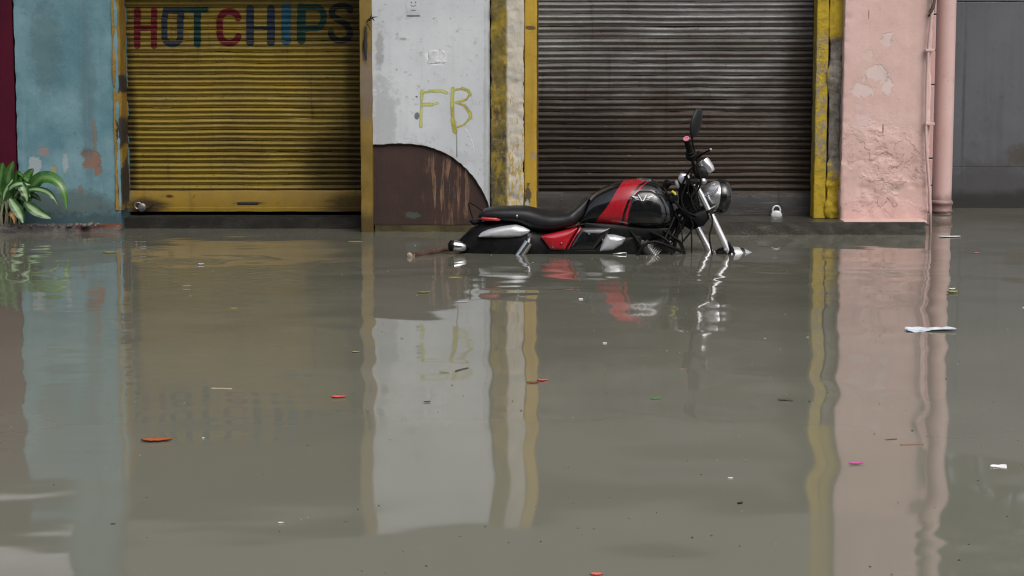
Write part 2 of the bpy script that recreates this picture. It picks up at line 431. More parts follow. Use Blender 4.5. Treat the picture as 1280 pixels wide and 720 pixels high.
M_pink = wall_mat('pink_plaster', PK, (.43,.28,.25,1), (.63,.455,.42,1), .004, 2.2, .8, stains=[
    (X(1096,YP), Z(92,YP), .085, .06, (.62,.51,.485,1), .9, .05, .85), (X(1080,YP), Z(112,YP), .07, .05, (.61,.495,.47,1), .9, .05, .8), (X(1110,YP), Z(106,YP), .04, .06, (.62,.51,.485,1), .9, .05, .8), (X(1107,YP), Z(48,YP), .045, .055, (.62,.50,.475,1), .9, .06, .8), (X(1078,YP), Z(150,YP), .06, .10, (.60,.46,.435,1), .9, .2, .6), (X(1085,YP), Z(70,YP), .03, .05, (.60,.47,.44,1), .9, .1, .6),
    (X(1065,YP), Z(40,YP), .07, .3, (.62,.42,.40,1), .5, .3, .5), (X(1122,YP), Z(234,YP), .06, .03, (.36,.30,.25,1), .6, .3, .5), (X(1104,YP), Z(162,YP), .006, .04, (.22,.13,.11,1), .4, .3, .8), (X(1083,YP), Z(18,YP), .005, .03, (.2,.12,.11,1), .4, .3, .7)],
    wet=False, spots=.15, streak=.18, relief=(X(1105,YP), Z(212,YP), .36, .30, .006))
M_pinkpipe = wall_mat('pink_pipe_paint', (.53,.375,.355,1), (.33,.23,.21,1), (.57,.41,.39,1), .0008, 2.0, .45, streak=.3, wet=True)
M_conc = wall_mat('wet_concrete', (.07,.066,.055,1), (.03,.03,.025,1), (.13,.12,.10,1), .006, 6, .6, spots=.5)
M_dkconc = wall_mat('dark_wet_concrete', (.024,.023,.021,1), (.012,.012,.012,1), (.04,.038,.034,1), .008, 8, .95, wet=False)
M_dkconc.node_tree.nodes['Principled BSDF'].inputs['Specular IOR Level'].default_value = .0
M_fascia = wall_mat('grey_fascia', (.125,.122,.105,1), (.08,.078,.068,1), (.16,.155,.135,1), .004, 3, .8, wet=False)
YG = 15.95
M_grey = wall_mat('grey_painted_wall', (.075,.08,.092,1), (.032,.033,.037,1), (.10,.105,.12,1), .0015, 1.3, .55, stains=[
    (X(1275,YG), Z(195,YG), .10, .09, (.055,.045,.032,1), .6, .3, .8), (X(1240,YG), Z(240,YG), .6, .22, (.045,.045,.047,1), .6, .4, .75), (X(1204,YG), Z(110,YG), .012, .7, (.045,.045,.05,1), .3, .5, .7), (X(1235,YG), Z(60,YG), .25, .3, (.10,.105,.12,1), .6, .5, .5)], spots=.2)

# --- crimson wall at the far left, blue wall
WXL = X(19, 14.12)
o = pier([(-7.5,14.12),(WXL,14.12),(WXL,14.8),(-7.5,14.8)], -.62, TOP, .04, .003).build('crimson_wall', M_crim, smooth=40)
tag(o, 'dark crimson painted wall at the far left edge behind the striped plant', 'wall')
BX0, BX1 = X(20, 14.1), X(149, 14.1)
def chip(x, y, z):
    e = 0
    if x < BX0 + .02: e = -.010*max(0, fbm(x, y, z, 14)) 
    if x > BX1 - .02: e = -.025*max(0, fbm(x, 3, z, 9))
    return e
o = pier([(BX0,14.10),(BX1,14.10),(BX1,14.8),(BX0,14.8)], -.62, 3.2, .022, .004, 5, chip).build('blue_wall', M_blue, smooth=50)
tag(o, 'weathered blue painted wall pier with a bare orange patch, left of the yellow shutter', 'wall')

# --- shutters
def slat(t):
    if t < .06: return -.012
    if t < .30: return .019*math.sin(math.pi/2*(t-.06)/.24)**.7
    if t < .52: return .019 - .013*(1-math.cos(math.pi*(t-.30)/.22))/2
    if t < .57: return .002
    if t < .74: return .002 + .012*math.sin(math.pi/2*(t-.57)/.17)**.8
    if t < .96: return .014 - .012*(1-math.cos(math.pi*(t-.74)/.22))/2
    return .002
def make_shutter(px0, px1, Yd, pitch, seam_py, bot0, bot1, mat, mrail, label, seed, name='rolling_shutter'):
    x0, x1 = X(px0, Yd), X(px1, Yd); zr1 = Z(bot0, Yd); zr0 = Z(bot1, Yd)
    t = thing(name, label, 'shutter', ((x0+x1)/2, Yd, zr0))
    zs = Z(seam_py, Yd)
    rnd = random.Random(seed); jit = {}
    def yf(x, z):
        k = math.floor((zs - z)/pitch); tt = (zs - z)/pitch - k
        j = jit.setdefault(k, (rnd.uniform(-.0035,.0035), rnd.uniform(.78,1.14), rnd.uniform(-.004,.004)))
        bow = .004*fbm(x, k*.37, seed, .9, 2) + .008*fbm(x, 5, z, 1.1, 2) + .03*max(0, fbm(x, k*.21, seed+4, 2.3, 2)-.42)
        return Yd - slat(tt)*j[1] + j[0] + j[2]*(x-x0)/(x1-x0) + bow
    nx = 44; n_per = 34
    nrow = int((TOP + .02 - zr1)/pitch*n_per)
    mb = MB(); rows = []
    for r in range(nrow+1):
        zz = zr1 + (TOP + .02 - zr1)*r/nrow
        rows.append([(x0 + (x1-x0)*i/nx, yf(x0+(x1-x0)*i/nx, zz + .0040*fbm(x0+(x1-x0)*i/nx, 1, zz, 1.6, 3)), zz) for i in range(nx+1)])
    mb.rings(rows, False, False, closed=False)
    o = mb.build('slat_curtain', mat, t, smooth=50)
    mb = MB()
    rows = []
    for (dy, zz) in ((.002, zr1), (-.012, zr1+.004), (-.016, zr1-.006), (-.016, zr0+.03), (-.022, zr0+.026), (-.022, zr0), (.02, zr0), (.02, zr1)):
        rows.append([(x0 + (x1-x0)*i/nx, Yd + dy + .004*fbm(i*.3, seed, zz, 1.0, 3)*(1 if dy < 0 else 0), zz + .0018*fbm(i*.25, 3, 7, 1, 2)) for i in range(nx+1)])
    mb.rings(rows, False, False, closed=False)
    mb.build('bottom_rail', mrail, t, smooth=35)
    return t, yf, x0, x1, zr0, zr1
Y1 = 14.45
S1dirt = [(X(425,Y1), Z(215,Y1), .26, .32, (.035,.024,.010,1), .75), (X(160,Y1), Z(180,Y1), .06, .9, (.02,.014,.008,1), .8), (X(410,Y1), Z(30,Y1), .35, .16, (.05,.035,.01,1), .5), (X(445,Y1), Z(120,Y1), .07, 1.2, (.03,.02,.009,1), .6), (X(300,Y1), Z(0,Y1), 1.2, .06, (.035,.025,.008,1), .5)]
M_sh1 = metal_paint('yellow_shutter_paint', (.200,.138,.013,1), (.135,.092,.010,1), (.030,.016,.008,1), (.24,.17,.02,1), .4, dirt=S1dirt)
M_sh1r = metal_paint('yellow_rail_paint', (.245,.155,.012,1), (.17,.105,.011,1), (.04,.018,.008,1), None, .45, dirt=[
    (X(180,Y1), Z(258,Y1), .15, .065, (.02,.015,.011,1), .9), (X(440,Y1), Z(256,Y1), .20, .09, (.03,.022,.013,1), .75), (X(310,Y1), Z(254,Y1), .09, .012, (.02,.012,.008,1), 1), (X(210,Y1), Z(245,Y1), .03, .012, (.05,.02,.01,1), 1)])
t1, yf1, sx0, sx1, sz0, sz1 = make_shutter(152, 456, Y1, .0800, 22.5, 238.5, 264, M_sh1, M_sh1r, 'yellow rolling shutter lettered HOT CHIPS, closed, beside the blue wall', 3)
def px1(px, py): p = P(px, py, Y1); return (p.x, p.z)
def letter_mat(name, c):
    m = Mat(name); cov = m.attr('cov'); n = m.noise(16, 7, .7); n2 = m.noise(40, 4, .7)
    a = m.rng(m.math('ADD', m.math('MULTIPLY', cov, .9), m.math('MULTIPLY', m.math('SUBTRACT', n, .5), .7)), .1, .35)
    a = m.math('MULTIPLY', a, m.rng(n2, .66, .58, .55, 1))
    col = m.mix(m.rng(n, .3, .75), c, tuple(q*.6 for q in c[:3]) + (1,))
    m.out(col, .55, 0, None, Specular_IOR_Level=.15); m.link(a, m.b.inputs['Alpha']); return m.m
LR = letter_mat('red_letter_paint', (.115,.010,.018,1)); LN = letter_mat('navy_letter_paint', (.022,.032,.055,1)); LG = letter_mat('green_letter_paint', (.011,.042,.038,1))
LB = letter_mat('blue_letter_paint', (.02,.085,.14,1)); LK = letter_mat('black_letter_paint', (.016,.017,.020,1))
S = F / Y1
def L(ch, mat, strokes, lab):
    q = [(pl, w/S) for pl, w in strokes]
    part(paint('painted_letter', q, lambda x, z: yf1(x, z) - .0022, mat, t1, .005, px1), lab)
L('H', LR, [([(172,13),(172,57)], 8.5), ([(193,13),(193,57)], 8), ([(172,35),(193,35)], 7)], 'red painted letter H of HOT')
L('O', LN, [([(206,22),(206,46)]+arc(216,46,10,9,180,360,10)+[(226,46),(226,22)], 8), ([(206,22),(208,13),(226,13),(227,22)], 8)], 'navy painted letter O')
L('T', LG, [([(231,12),(257,12)], 8), ([(247,12),(247,55)], 9)], 'dark green painted letter T')
L('C', LR, [(arc(287,27,12,13,20,180,12)+arc(287,41,12,13,180,340,12), 8.5)], 'red painted letter C')
L('H', LN, [([(313,11),(313,53)], 10), ([(339,11),(339,53)], 10), ([(313,35),(339,35)], 5)], 'navy painted letter H of CHIPS')
L('I', LB, [([(358,9),(358,51)], 12)], 'blue painted letter I')
L('P', LG, [([(377,9),(377,50)], 11), ([(377,9),(396,9)]+arc(396,22,9,13,90,-90,10)+[(377,36)], 8)], 'dark green painted letter P')
L('S', LK, [([(438,13)]+arc(427,15,12,8,20,180,8)+[(416,20),(434,31)]+arc(426,41,12,10,40,-190,12), 8)], 'black painted letter S')
# shutter slots and latch
mb = MB(); p = P(310, 254, Y1); mb.box(p.x-.075, p.x+.075, Y1-.0205, Y1-.012, p.z-.010, p.z+.010); mb.build('handle_slot', simple('slot_black', (.01,.009,.008,1), .6), t1, bevel=.004)
mb = MB(); p = P(190, 257, Y1); mb.tube([(p.x-.06,Y1-.03,p.z-.01),(p.x-.02,Y1-.045,p.z-.012),(p.x+.02,Y1-.04,p.z+.02)], .006); mb.build('hasp', simple('rusty_hasp', (.06,.045,.035,1), .5, .5), t1, smooth=40)
# guide rails
M_rust = wall_mat('rusty_guide', (.035,.026,.02,1), (.015,.012,.010,1), (.12,.08,.02,1), .004, 6, .6, wet=False, spots=.5)
for a, b, lab in ((147.5, 152.5, 'left'), (451, 455, 'right')):
    mb = MB(); mb.box(X(a,14.36), X(b,14.36), 14.36, 14.47, Z(266,14.4), TOP); mb.build('guide_rail', M_rust, t1, bevel=.004)
M_ystrip = wall_mat('flaking_yellow_trim', (.20,.12,.012,1), (.03,.022,.016,1), (.25,.15,.015,1), .006, 7, .6, wet=False, spots=.8, stains=[(X(150,14.12), Z(105,14.12), .03, .06, (.02,.016,.014,1), .6, .2, 1), (X(150,14.12), Z(165,14.12), .03, .10, (.02,.016,.014,1), .6, .2, 1), (X(152,14.12), Z(230,14.12), .03, .16, (.02,.016,.014,1), .6, .2, 1)])
o = pier([(X(143.5,14.13),14.085),(X(152,14.13),14.13),(X(152,14.13),14.35),(X(143.5,14.13),14.35)], Z(262,14.15), TOP, .015, .006, 9).build('jamb_trim', M_ystrip, t1, smooth=60)

Y2 = 14.26
S2dirt = [(X(845,Y2), Z(222,Y2), 1.6, .70, (.040,.026,.017,1), .88), (X(700,Y2), Z(200,Y2), .5, .5, (.02,.015,.012,1), .7), (X(1000,Y2), Z(130,Y2), .14, .7, (.028,.018,.012,1), .75), (X(900,Y2), Z(60,Y2), .8, .09, (.05,.03,.02,1), .5), (X(740,Y2), Z(40,Y2), .35, .05, (.045,.028,.02,1), .55)]
M_sh2 = metal_paint('grey_shutter_steel', (.19,.188,.186,1), (.12,.115,.11,1), (.05,.028,.018,1), (.27,.268,.265,1), .38, .2, dirt=S2dirt)
M_sh2r = metal_paint('dark_rail_steel', (.045,.044,.042,1), (.022,.021,.021,1), (.02,.015,.013,1), (.10,.10,.10,1), .45, .2, dirt=[(X(760,Y2), Z(255,Y2), .5, .1, (.03,.028,.026,1), .7)])
t2, yf2, gx0, gx1, gz0, gz1 = make_shutter(669, 1019, Y2, .0865, 17.0, 241, 271, M_sh2, M_sh2r, 'dark grey steel rolling shutter with sooty lower slats behind the motorcycle', 8)
for px, py in ((938, 244), (992, 245), (702, 250), (760, 249), (820, 250)):
    mb = MB(); p = P(px, py, Y2); mb.lathe((p.x, Y2-.010, p.z), (0,-1,0), [(0,.010),(.006,.010),(.009,.004)], 10)
    mb.build('rail_bolt', M_rust, t2, smooth=40)
mb = MB(); mb.box(X(669.5,14.2), X(673,14.2), 14.2, 14.3, gz0, TOP); mb.build('guide_rail', M_rust, t2, bevel=.003)
mb = MB(); mb.box(X(1016,14.2), X(1019.5,14.2), 14.2, 14.3, gz0, TOP); mb.build('guide_rail', M_rust, t2, bevel=.003)

# --- yellow post between first shutter and white board
o = pier([(X(450.5,13.95),13.93),(X(465.5,13.95),13.96),(X(465.5,13.95),14.3),(X(450.5,13.95),14.3)], -.62, TOP, .016, .003, 8).build('yellow_post', M_ypost, smooth=50)
tag(o, 'narrow yellow post with a dark scorched gap, between yellow shutter and white board', 'post')
mb = MB()
for a, b in (((456,28),(463,22)), ((459,25),(470,21)), ((457,30),(461,38)), ((462,23),(466,26)), ((460,26),(463,19))):
    pa, pb = P(a[0]+2, a[1], 13.92), P(b[0]+2, b[1], 13.90); mid = (pa+pb)/2 + Vector((0,-.01,.008)); mb.tube([pa, mid, pb], [.006,.005,.002], 6)
mb.tube([P(457,33,13.925), P(457.5,45,13.92), P(456,58,13.92), P(458,76,13.925)], [.007,.010,.012,.005], 8)
o = mb.build('frayed_wire', simple('charred_wire', (.018,.016,.015,1), .7), None, smooth=60)
tag(o, 'charred frayed wire stub sticking out of the narrow yellow post', 'wire')
# --- white board with rounded brown cut-out
YW = 14.0
wx0, wx1 = X(465.5,YW), X(612.5,YW)
t = thing('painted_board', 'white painted board marked FB above a rounded dark brown panel', 'board', ((wx0+wx1)/2, YW, 0))
ctr = [(wx0, Z(181.5,YW))]
for px, py in ((478,181),(492,180),(508,180),(524,181.5),(538,184.5),(552,189.5),(564,196),(576,205),(586,215),(595,226),(602,237),(607,247),(611,258)): ctr.append((X(px,YW,200), Z(py,YW)))
dense = []
for a_, b_ in zip(ctr[:-1], ctr[1:]):
    for k in range(6):
        t_ = k/6; x_, z_ = a_[0]+(b_[0]-a_[0])*t_, a_[1]+(b_[1]-a_[1])*t_; dense.append((x_ + .0035*fbm(x_, 3, z_, 30, 3), z_ + .005*fbm(x_, 1, z_, 26, 3)))
ctr = dense + [ctr[-1]]
poly = ctr + [(wx1, Z(272,YW)), (wx1, TOP), (wx0, TOP)]
mb = MB(); mb.prism(poly, YW-.012, YW+.004); mb.build('white_sheet', M_white, t, bevel=.002)
bot = Z(281, YW)
mb = MB(); mb.box(wx0+.001, wx1-.001, YW+.006, YW+.03, bot, Z(170,YW)); mb.build('brown_panel', M_brown, t)
mb = MB()
for i in range(len(ctr)-1): pass
mb.tube([(x, YW-.012, z+.002) for x, z in ctr], .0035, 6); mb.build('cut_edge', simple('cut_edge_dark', (.05,.045,.042,1), .6), t, smooth=60)
def pw(px, py): p = P(px, py, YW-.013); return (p.x, p.z)
def spray(name, c, c2):
    m = Mat(name); cov = m.attr('cov'); n = m.noise(11, 6, .65); n2 = m.noise(45, 4, .7)
    a = m.math('MULTIPLY', m.rng(m.math('ADD', cov, m.math('MULTIPLY', m.math('SUBTRACT', n2, .5), .5)), 0, .9), m.rng(m.math('ADD', n, m.math('MULTIPLY', n2, .4)),   .45, .75, .55, 1))
    m.out(m.mix(m.rng(n, .4, .6), c, c2), .55); m.link(a, m.b.inputs['Alpha']); return m.m
SY = spray('lime_spray', (.42,.44,.07,1), (.46,.49,.14,1)); SA = spray('amber_spray', (.36,.31,.03,1), (.44,.45,.08,1)); SW = spray('pale_scratch', (.75,.78,.8,1), (.7,.72,.74,1)); SD = spray('grey_drip', (.25,.26,.24,1), (.2,.2,.2,1))
sw = F/YW
yy = lambda x, z: YW-.0135
part(paint('graffiti_letter', [([(527.5,114),(527,124)], 6/sw), ([(527,124),(526.5,140)], 4.5/sw), ([(526.5,140),(526,158)], 5.5/sw), ([(526,116.5),(538,114)], 4.2/sw), ([(537,114),(552,113.5),(558,116)], 6.2/sw), ([(528,131),(540,130.5)], 6.8/sw), ([(540,130.5),(547,129)], 4.5/sw)], yy, SY, t, .004, pw, 1), 'faded lime graffiti letter F')
part(paint('graffiti_letter', [([(566,111),(565,128)], 6.5/sw), ([(565,128),(566,150)], 7.5/sw), ([(566,150),(568,160),(569,164)], 9/sw), ([(567,112.5),(578,111)], 4/sw), ([(578,110.5),(585,113),(587.5,118)], 6/sw), ([(587.5,118),(583,124.5),(571,128)], 4.2/sw), ([(570,128),(581,132)], 4.5/sw), ([(581,132),(588,142),(588,147)], 6.5/sw), ([(588,147),(580,156),(569,160)], 4/sw)], yy, SA, t, .004, pw, 1), 'amber graffiti letter B with a dripping foot')
part(paint('paint_drip', [([(570,163),(571,176),(571,196)], 2.2/sw)], lambda x, z: YW-.0131, SD, t, .003, pw, .9), 'thin grey drip below the graffiti')
part(paint('scratch', [([(582,160),(588,170),(591,179),(593,188)], 2.0/sw)], lambda x, z: YW-.0131, SW, t, .003, pw, .9), 'pale curved scratch')
# small sticker near the top and a torn paper scrap
stk = thing('sticker', 'small pale sticker with two dots, a curve and a line at the board top', 'sticker', tuple(P(516.5, 10, YW-.013)))
p0, p1_ = P(508, -3, YW), P(525, 20, YW)
mb = MB(); mb.box(p0.x, p1_.x, YW-.0145, YW-.0125, p1_.z, p0.z); mb.build('backing', simple('sticker_white', (.52,.545,.57,1), .5), stk)
LKs = simple('sticker_ink', (.17,.175,.185,1), .5)
mb = MB()
for px, py in ((514.3, 3), (519.5, 3)):
    mb = MB(); p = P(px, py, YW-.015); mb.lathe((p.x, YW-.0142, p.z), (0,-1,0), [(0,.006),(.001,.006)], 10); mb.build('printed_mark', LKs, stk)
mb = MB()
mb.tube([P(513.5+i*.9, 6+1.6*math.sin(math.pi*i/7), YW-.0152) for i in range(8)], .0022, 6)
mb.build('printed_mark', LKs, stk); mb = MB()
p = P(517, 13, YW); mb.box(p.x-.015, p.x+.015, YW-.0156, YW-.0146, p.z-.003, p.z+.003)
mb.build('printed_mark', LKs, stk); mb = MB()
p = P(517, 19.5, YW); mb.box(p.x-.045, p.x+.045, YW-.0156, YW-.0146, p.z-.004, p.z+.004)
mb.build('printed_mark', LKs, stk)
mb = MB(); p = P(546, 71, YW)
rows = []
for j in range(13):
    rows.append([(p.x + (-.058+.116*i/14) + .016*fbm(i*.3, j*.4, 2, .9), YW-.0126-.0028*abs(fbm(i*.5, j*.3, 4, 1.3)), p.z + (-.045+.09*j/12) + .022*fbm(i*.45, j*.2, 9, .9)) for i in range(15)])
mb.rings(rows, False, False, closed=False); o = mb.build('paper_scrap', simple('torn_paper', (.60,.62,.65,1), .8, var=.25, sc=60), None, smooth=40)
so = o.modifiers.new('thick', 'SOLIDIFY'); so.thickness = .0003
tag(o, 'torn white paper scrap stuck on the white board above the graffiti', 'paper')

# mossy wet sill beneath the board
mb = pier([(X(467,14),13.975),(X(640,14),13.975),(X(640,14),14.3),(X(467,14),14.3)], -.62, bot-.004, .02, .006, 9)
M_sill = wall_mat('mossy_yellow_sill', (.04,.032,.010,1), (.018,.016,.009,1), (.07,.055,.012,1), .006, 6, .5, wet=False)
tag(mb.build('mossy_sill', M_sill, smooth=60), 'wet mossy yellow sill at the waterline under the brown panel', 'sill')

# --- peeling column and its yellow jamb
t = thing('peeling_column', 'yellow column with peeling plaster left of the grey shutter', 'column', (X(640,YC), YC, 0))
def colfn(x, y, z): return -.012*max(0, fbm(x, y, z, 9)) - .008*max(0, fbm(x, 2, z, 22))
pier([(X(613,YC),13.96),(X(633,YC),13.925),(X(655,YC),13.935),(X(655,YC),14.32),(X(613,YC),14.32)], -.62, TOP, .012, .004, 10, colfn).build('plaster_shaft', M_col, t, smooth=60)
pier([(X(655.5,YC),13.955),(X(671,YC),13.965),(X(671,YC),14.195),(X(655.5,YC),14.195)], -.62, TOP, .014, .003, 8).build('jamb', M_yjamb, t, smooth=60)

# --- broken yellow jamb on the right
t = thing('broken_jamb', 'yellow jamb with broken grey concrete, between grey shutter and pink wall', 'jamb', (X(1035,YJ), YJ, .08))
zb = Z(272.5, YJ)
pier([(X(1019,YJ),YJ+.004),(X(1034,YJ),YJ-.006),(X(1034,YJ),14.195),(X(1019,YJ),14.195)], zb, 3.6, .012, .003, 9, lambda x,y,z: -.006*max(0, fbm(x,y,z,11))).build('yellow_strip', M_break, t, smooth=60)
zA, zB, zL = Z(46,YJ), Z(215,YJ), Z(103,YJ)
def brk_fn(x, y, z):
    d = 0
    if zB < z < zA:
        e = min(1, (zA-z)/.05, (z-zB)/.08)
        d -= .022*e*(.6 + .7*abs(fbm(x, y, z, 12)))
        if abs(z-zL-.03) < .13: d += .034*math.sin((z-zL+.10)/.26*math.pi) if 0 < (z-zL+.10)/.26 < 1 else 0
    if z < zB + .1: d += .022*fbm(x, y, z, 11)
    return d
pier([(X(1034.3,YJ),YJ-.012),(X(1052,YJ),YJ-.03),(X(1052,YJ),14.3),(X(1034.3,YJ),14.3)], zb, 3.6, .011, .005, 10, brk_fn).build('broken_plaster', M_break, t, smooth=70)

# --- pink wall, plinth, recess, pipe, cable
px0, px1r = X(1053, YP), X(1163, YP)
def pinkfn(x, y, z):
    d = .004*fbm(x, y, z, 3, 3)
    lowm = max(0, min(1, (.75 - z)/.4))
    r = fbm(x, y, z, 7, 4); d += lowm*.008*max(0, min(1, (r+.05)/.12)) 
    if x > px1r - .03: d += -.008*max(0, fbm(x, y, z, 18))
    if x < px0 + .03: d += -.010*max(0, fbm(x, y, z, 15))
    return d
o = pier([(px0,YP),(px1r,YP),(px1r,15.0),(px0,15.0)], Z(275.5,YP), 3.6, .016, .002, 8, pinkfn, .012).build('pink_wall', M_pink, smooth=60)
tag(o, 'rough pink plastered wall pier with pale patches and flaking lower half', 'wall')
pf = 13.74; pz = Z(277.8, pf)
def plfn(x, y, z): return .006*fbm(x, y, z, 9) - .006*max(0, fbm(x, y, z, 22))
o = pier([(X(640,pf),pf),(X(1161,pf),pf),(X(1161,pf),14.5),(X(640,pf),14.5)], -.62, pz, .018, .003, 10, plfn).build('concrete_plinth', M_conc, smooth=60)
tag(o, 'wet mossy concrete step under the grey shutter and pink wall', 'step')
mb = MB(); sx = X(1055,pf+.1)
mb.box(sx, X(1160,pf+.1), pf+.03, YP+.02, pz-.01, pz+.007); o = mb.build('mortar_lip', M_pink, bevel=.006)
tag(o, 'thin pink plaster lip along the top of the concrete step', 'plaster')
M_pinkb = wall_mat('pink_brick_paint', (.46,.29,.275,1), (.30,.19,.18,1), (.5,.32,.30,1), .003, 4, .75)
t = thing('brick_return', 'narrow pink brick return wall between pink pier and drain pipe', 'wall', (X(1165,15.0), 15.02, 0))
zz = -.62; k = 0
mb = MB(); hts = [Z(y,15.02) for y in (266,232,198,155,106,63,18)]
prev = -.62
for q in hts + [TOP, 2.6]:
    mb.box(X(1152,15.02), X(1167.5,15.02), 15.02, 15.5, prev+.004, q-.004); prev = q
mb.build('brickwork', M_pinkb, t, bevel=.006)
mb = MB(); mb.box(X(1152,15.03), X(1167,15.03), 15.03, 15.49, -.62, 2.6); mb.build('mortar', M_dkconc, t)
# drain pipe
YD = 15.45; pxc = X(1180.2, YD); pr = X(1192, YD) - pxc
t = thing('drain_pipe', 'thick pink painted drain pipe with a collar standing in the water', 'pipe', (pxc, YD, 0))
mb = MB(); mb.lathe((pxc, YD, Z(252,YD)), (0,0,1), [(0,pr),(.4,pr*1.005),(1,pr*.99),(1.6,pr*.97),(4.5,pr*.97)], 40); mb.build('pipe_shaft', M_pinkpipe, t, smooth=40)
mb = MB(); mb.lathe((pxc+.004, YD, -.3), (0,0,1), [(0,pr*.98),(.3,pr*.98),(Z(264,YD)+.3,pr*.99)], 40); mb.build('pipe_foot', M_pinkpipe, t, smooth=40)
zc = Z(257, YD); rings = []
for j, (dz, r_) in enumerate(((-.055,.95),(-.048,1.10),(-.034,1.12),(-.026,1.04),(-.008,1.05),(.004,1.03),(.014,1.16),(.026,1.20),(.036,1.14),(.046,1.0))):
    rings.append([(pxc + math.cos(a)*pr*(r_ + .04*fbm(math.cos(a), math.sin(a), dz*20, 2.5)), YD + math.sin(a)*pr*(r_ + .03*fbm(math.cos(a), 3, dz*20, 2.5)), zc + dz + .004*fbm(math.cos(a)*2, math.sin(a)*2, 1, 1)) for a in [2*math.pi*k/48 for k in range(48)]])
mb = MB(); mb.rings(rings); mb.build('collar', M_pinkb, t, smooth=60)
# cable
t = thing('wall_cable', 'thin pink painted cable running down the right edge of the pink wall', 'cable', tuple(P(1161, 285, 13.9)))
YK = 13.9
cpts = [(1166,-60),(1166,10),(1164,25),(1161,55),(1159,90),(1158,130),(1157.5,160),(1158,190),(1160,215),(1162,240),(1163,262),(1163,292),(1163,330)]
mb = MB(); mb.tube([P(a, b, YK) for a, b in cpts], .0105, 10); mb.build('sheath', M_pinkpipe, t, smooth=60)
mb = MB(); mb.tube([P(a+4, b, YK+.02) for a, b in ((1161,-40),(1161,5),(1163,14),(1158,19),(1156,20))], .008, 8); mb.tube([P(a, b, YK) for a, b in ((1163,16),(1166,10),(1168,-3),(1167,-40))], .014, 8)
mb.build('frayed_joint', simple('frayed_dark', (.10,.075,.06,1), .8, var=.5), t, smooth=60)
for py in (155, 63): 
    mb = MB(); p = P(1159, py, YK); mb.box(p.x-.014, p.x+.05, YK-.014, YK+.03, p.z-.008, p.z+.010)
    mb.build('cable_clip', M_pinkpipe, t, bevel=.003)
# dark grey wall in the recess
mb = MB()
t = thing('grey_wall', 'dark grey painted wall set back at the right edge behind the pipe', 'wall', (X(1240,YG), YG, 0))
zj = Z(209, YG); zt = Z(2, YG)
mb.box(X(1150,YG), 9.0, YG, YG+.2, zj+.002, zt-.003); mb.box(X(1150,YG), 9.0, YG+.002, YG+.2, zt+.003, 2.15); mb.build('upper_panel', M_grey, t, bevel=.003)
mb = MB(); mb.box(X(1150,YG), 9.0, YG, YG+.2, -.62, zj-.002); mb.build('lower_panel', M_grey, t, bevel=.003)
# threshold step under the yellow shutter
o = pier([(X(140,14.2),14.2),(X(452,14.2),14.2),(X(452,14.2),14.7),(X(140,14.2),14.7)], -.62, Z(272.5,14.2), .02, .005, 9).build('shop_threshold', M_dkconc, smooth=60)
tag(o, 'dark wet concrete threshold under the yellow shutter', 'step')

# masonry ledge with rubble at the left, under the plant
def ledgefn(x, y, z): return .02*fbm(x, y, z, 7) + .012*fbm(x, y, z, 18)
o = pier([(-6.5,13.86),(X(60,13.9),13.88),(X(110,14),13.98),(X(147,14.05),14.03),(X(147,14.05),14.12),(-6.5,14.14)], -.62, .045, .02, .006, 10, ledgefn).build('stone_ledge', wall_mat('rubble_ledge', (.07,.066,.062,1), (.025,.024,.022,1), (.14,.135,.13,1), .01, 8, .6, stains=[(X(125,14), .05, .16, .03, (.13,.05,.025,1), .6, .3, 1), (X(105,14), .03, .08, .02, (.08,.02,.025,1), .6, .3, 1)], wet=False), smooth=70)
tag(o, 'low wet stone ledge below the striped plant and blue wall', 'ledge')
rk = random.Random(4); M_rub = simple('rubble', (.11,.105,.10,1), .6, var=.5, bump=.004)
mb = MB()
for i in range(46):
    px = rk.uniform(-10, 118); yv = rk.uniform(13.85, 13.98); r = rk.uniform(.008, .022)
    c = Vector((X(px, yv), yv + (0.06 if px > 85 else 0), .043 + r*.3))
    mb.rings([[c + Vector((math.cos(a)*r*math.sin(th)*rk.uniform(.7,1.2), math.sin(a)*r*math.sin(th)*rk.uniform(.7,1.2), r*.7*math.cos(th))) for a in [k*math.pi/4 for k in range(8)]] for th in (.3, .9, 1.57, 2.2, 2.8)])
o = mb.build('rubble', M_rub, smooth=60); o['kind'] = 'stuff'; o['label'] = 'small loose stones on the wet ledge below the plant'

# --- upper building: fascia and signboard (seen in the water only), unseen upper storey
FX0, FX1 = -9.0, X(1018.5, YJ) - .004
tag(pier([(BX1+.012,13.96),(FX1,13.96),(FX1,14.9),(BX1+.012,14.9)], TOP+.003, 3.0, .08, .004).build('shop_fascia', M_fascia, smooth=40), 'plain grey plastered fascia above the shutters', 'fascia')
M_sign = simple('white_sign_paint', (.62,.64,.68,1), .5, var=.15)
t = thing('signboard', 'plain white signboard above the crimson wall', 'signboard', (-4.5, 13.95, 2.1))
mb = MB(); mb.box(-8.0, X(80,13.95), 13.90, 13.955, TOP+.01, 3.0); mb.build('sign_panel', M_sign, t, bevel=.004)
mb = MB(); mb.box(-8.0, BX0-.006, 14.06, 14.8, TOP+.005, 3.0); mb.build('sign_backing', M_fascia, t)
tag(pier([(-9,14.93),(FX1,14.93),(FX1,15.1),(-9,15.1)], -.62, 3.0, .25, .002).build('shop_back_wall', M_dkconc, smooth=40), 'dark wall inside the shops behind the shutters', 'wall')
M_up = wall_mat('upper_facade_paint', (.30,.29,.26,1), (.2,.19,.17,1), (.36,.34,.30,1), .004, 2, .8, wet=False)
mb = MB(); mb.box(-9, X(1166,15), 13.25, 18, 3.65, 9.0)  # out of view; added overhang keeps sky light off the water near the wall
tag(mb.build('shading_upper_storey', M_up), 'unseen plain upper storey, jutting out to shade the water by the shop fronts', 'building')
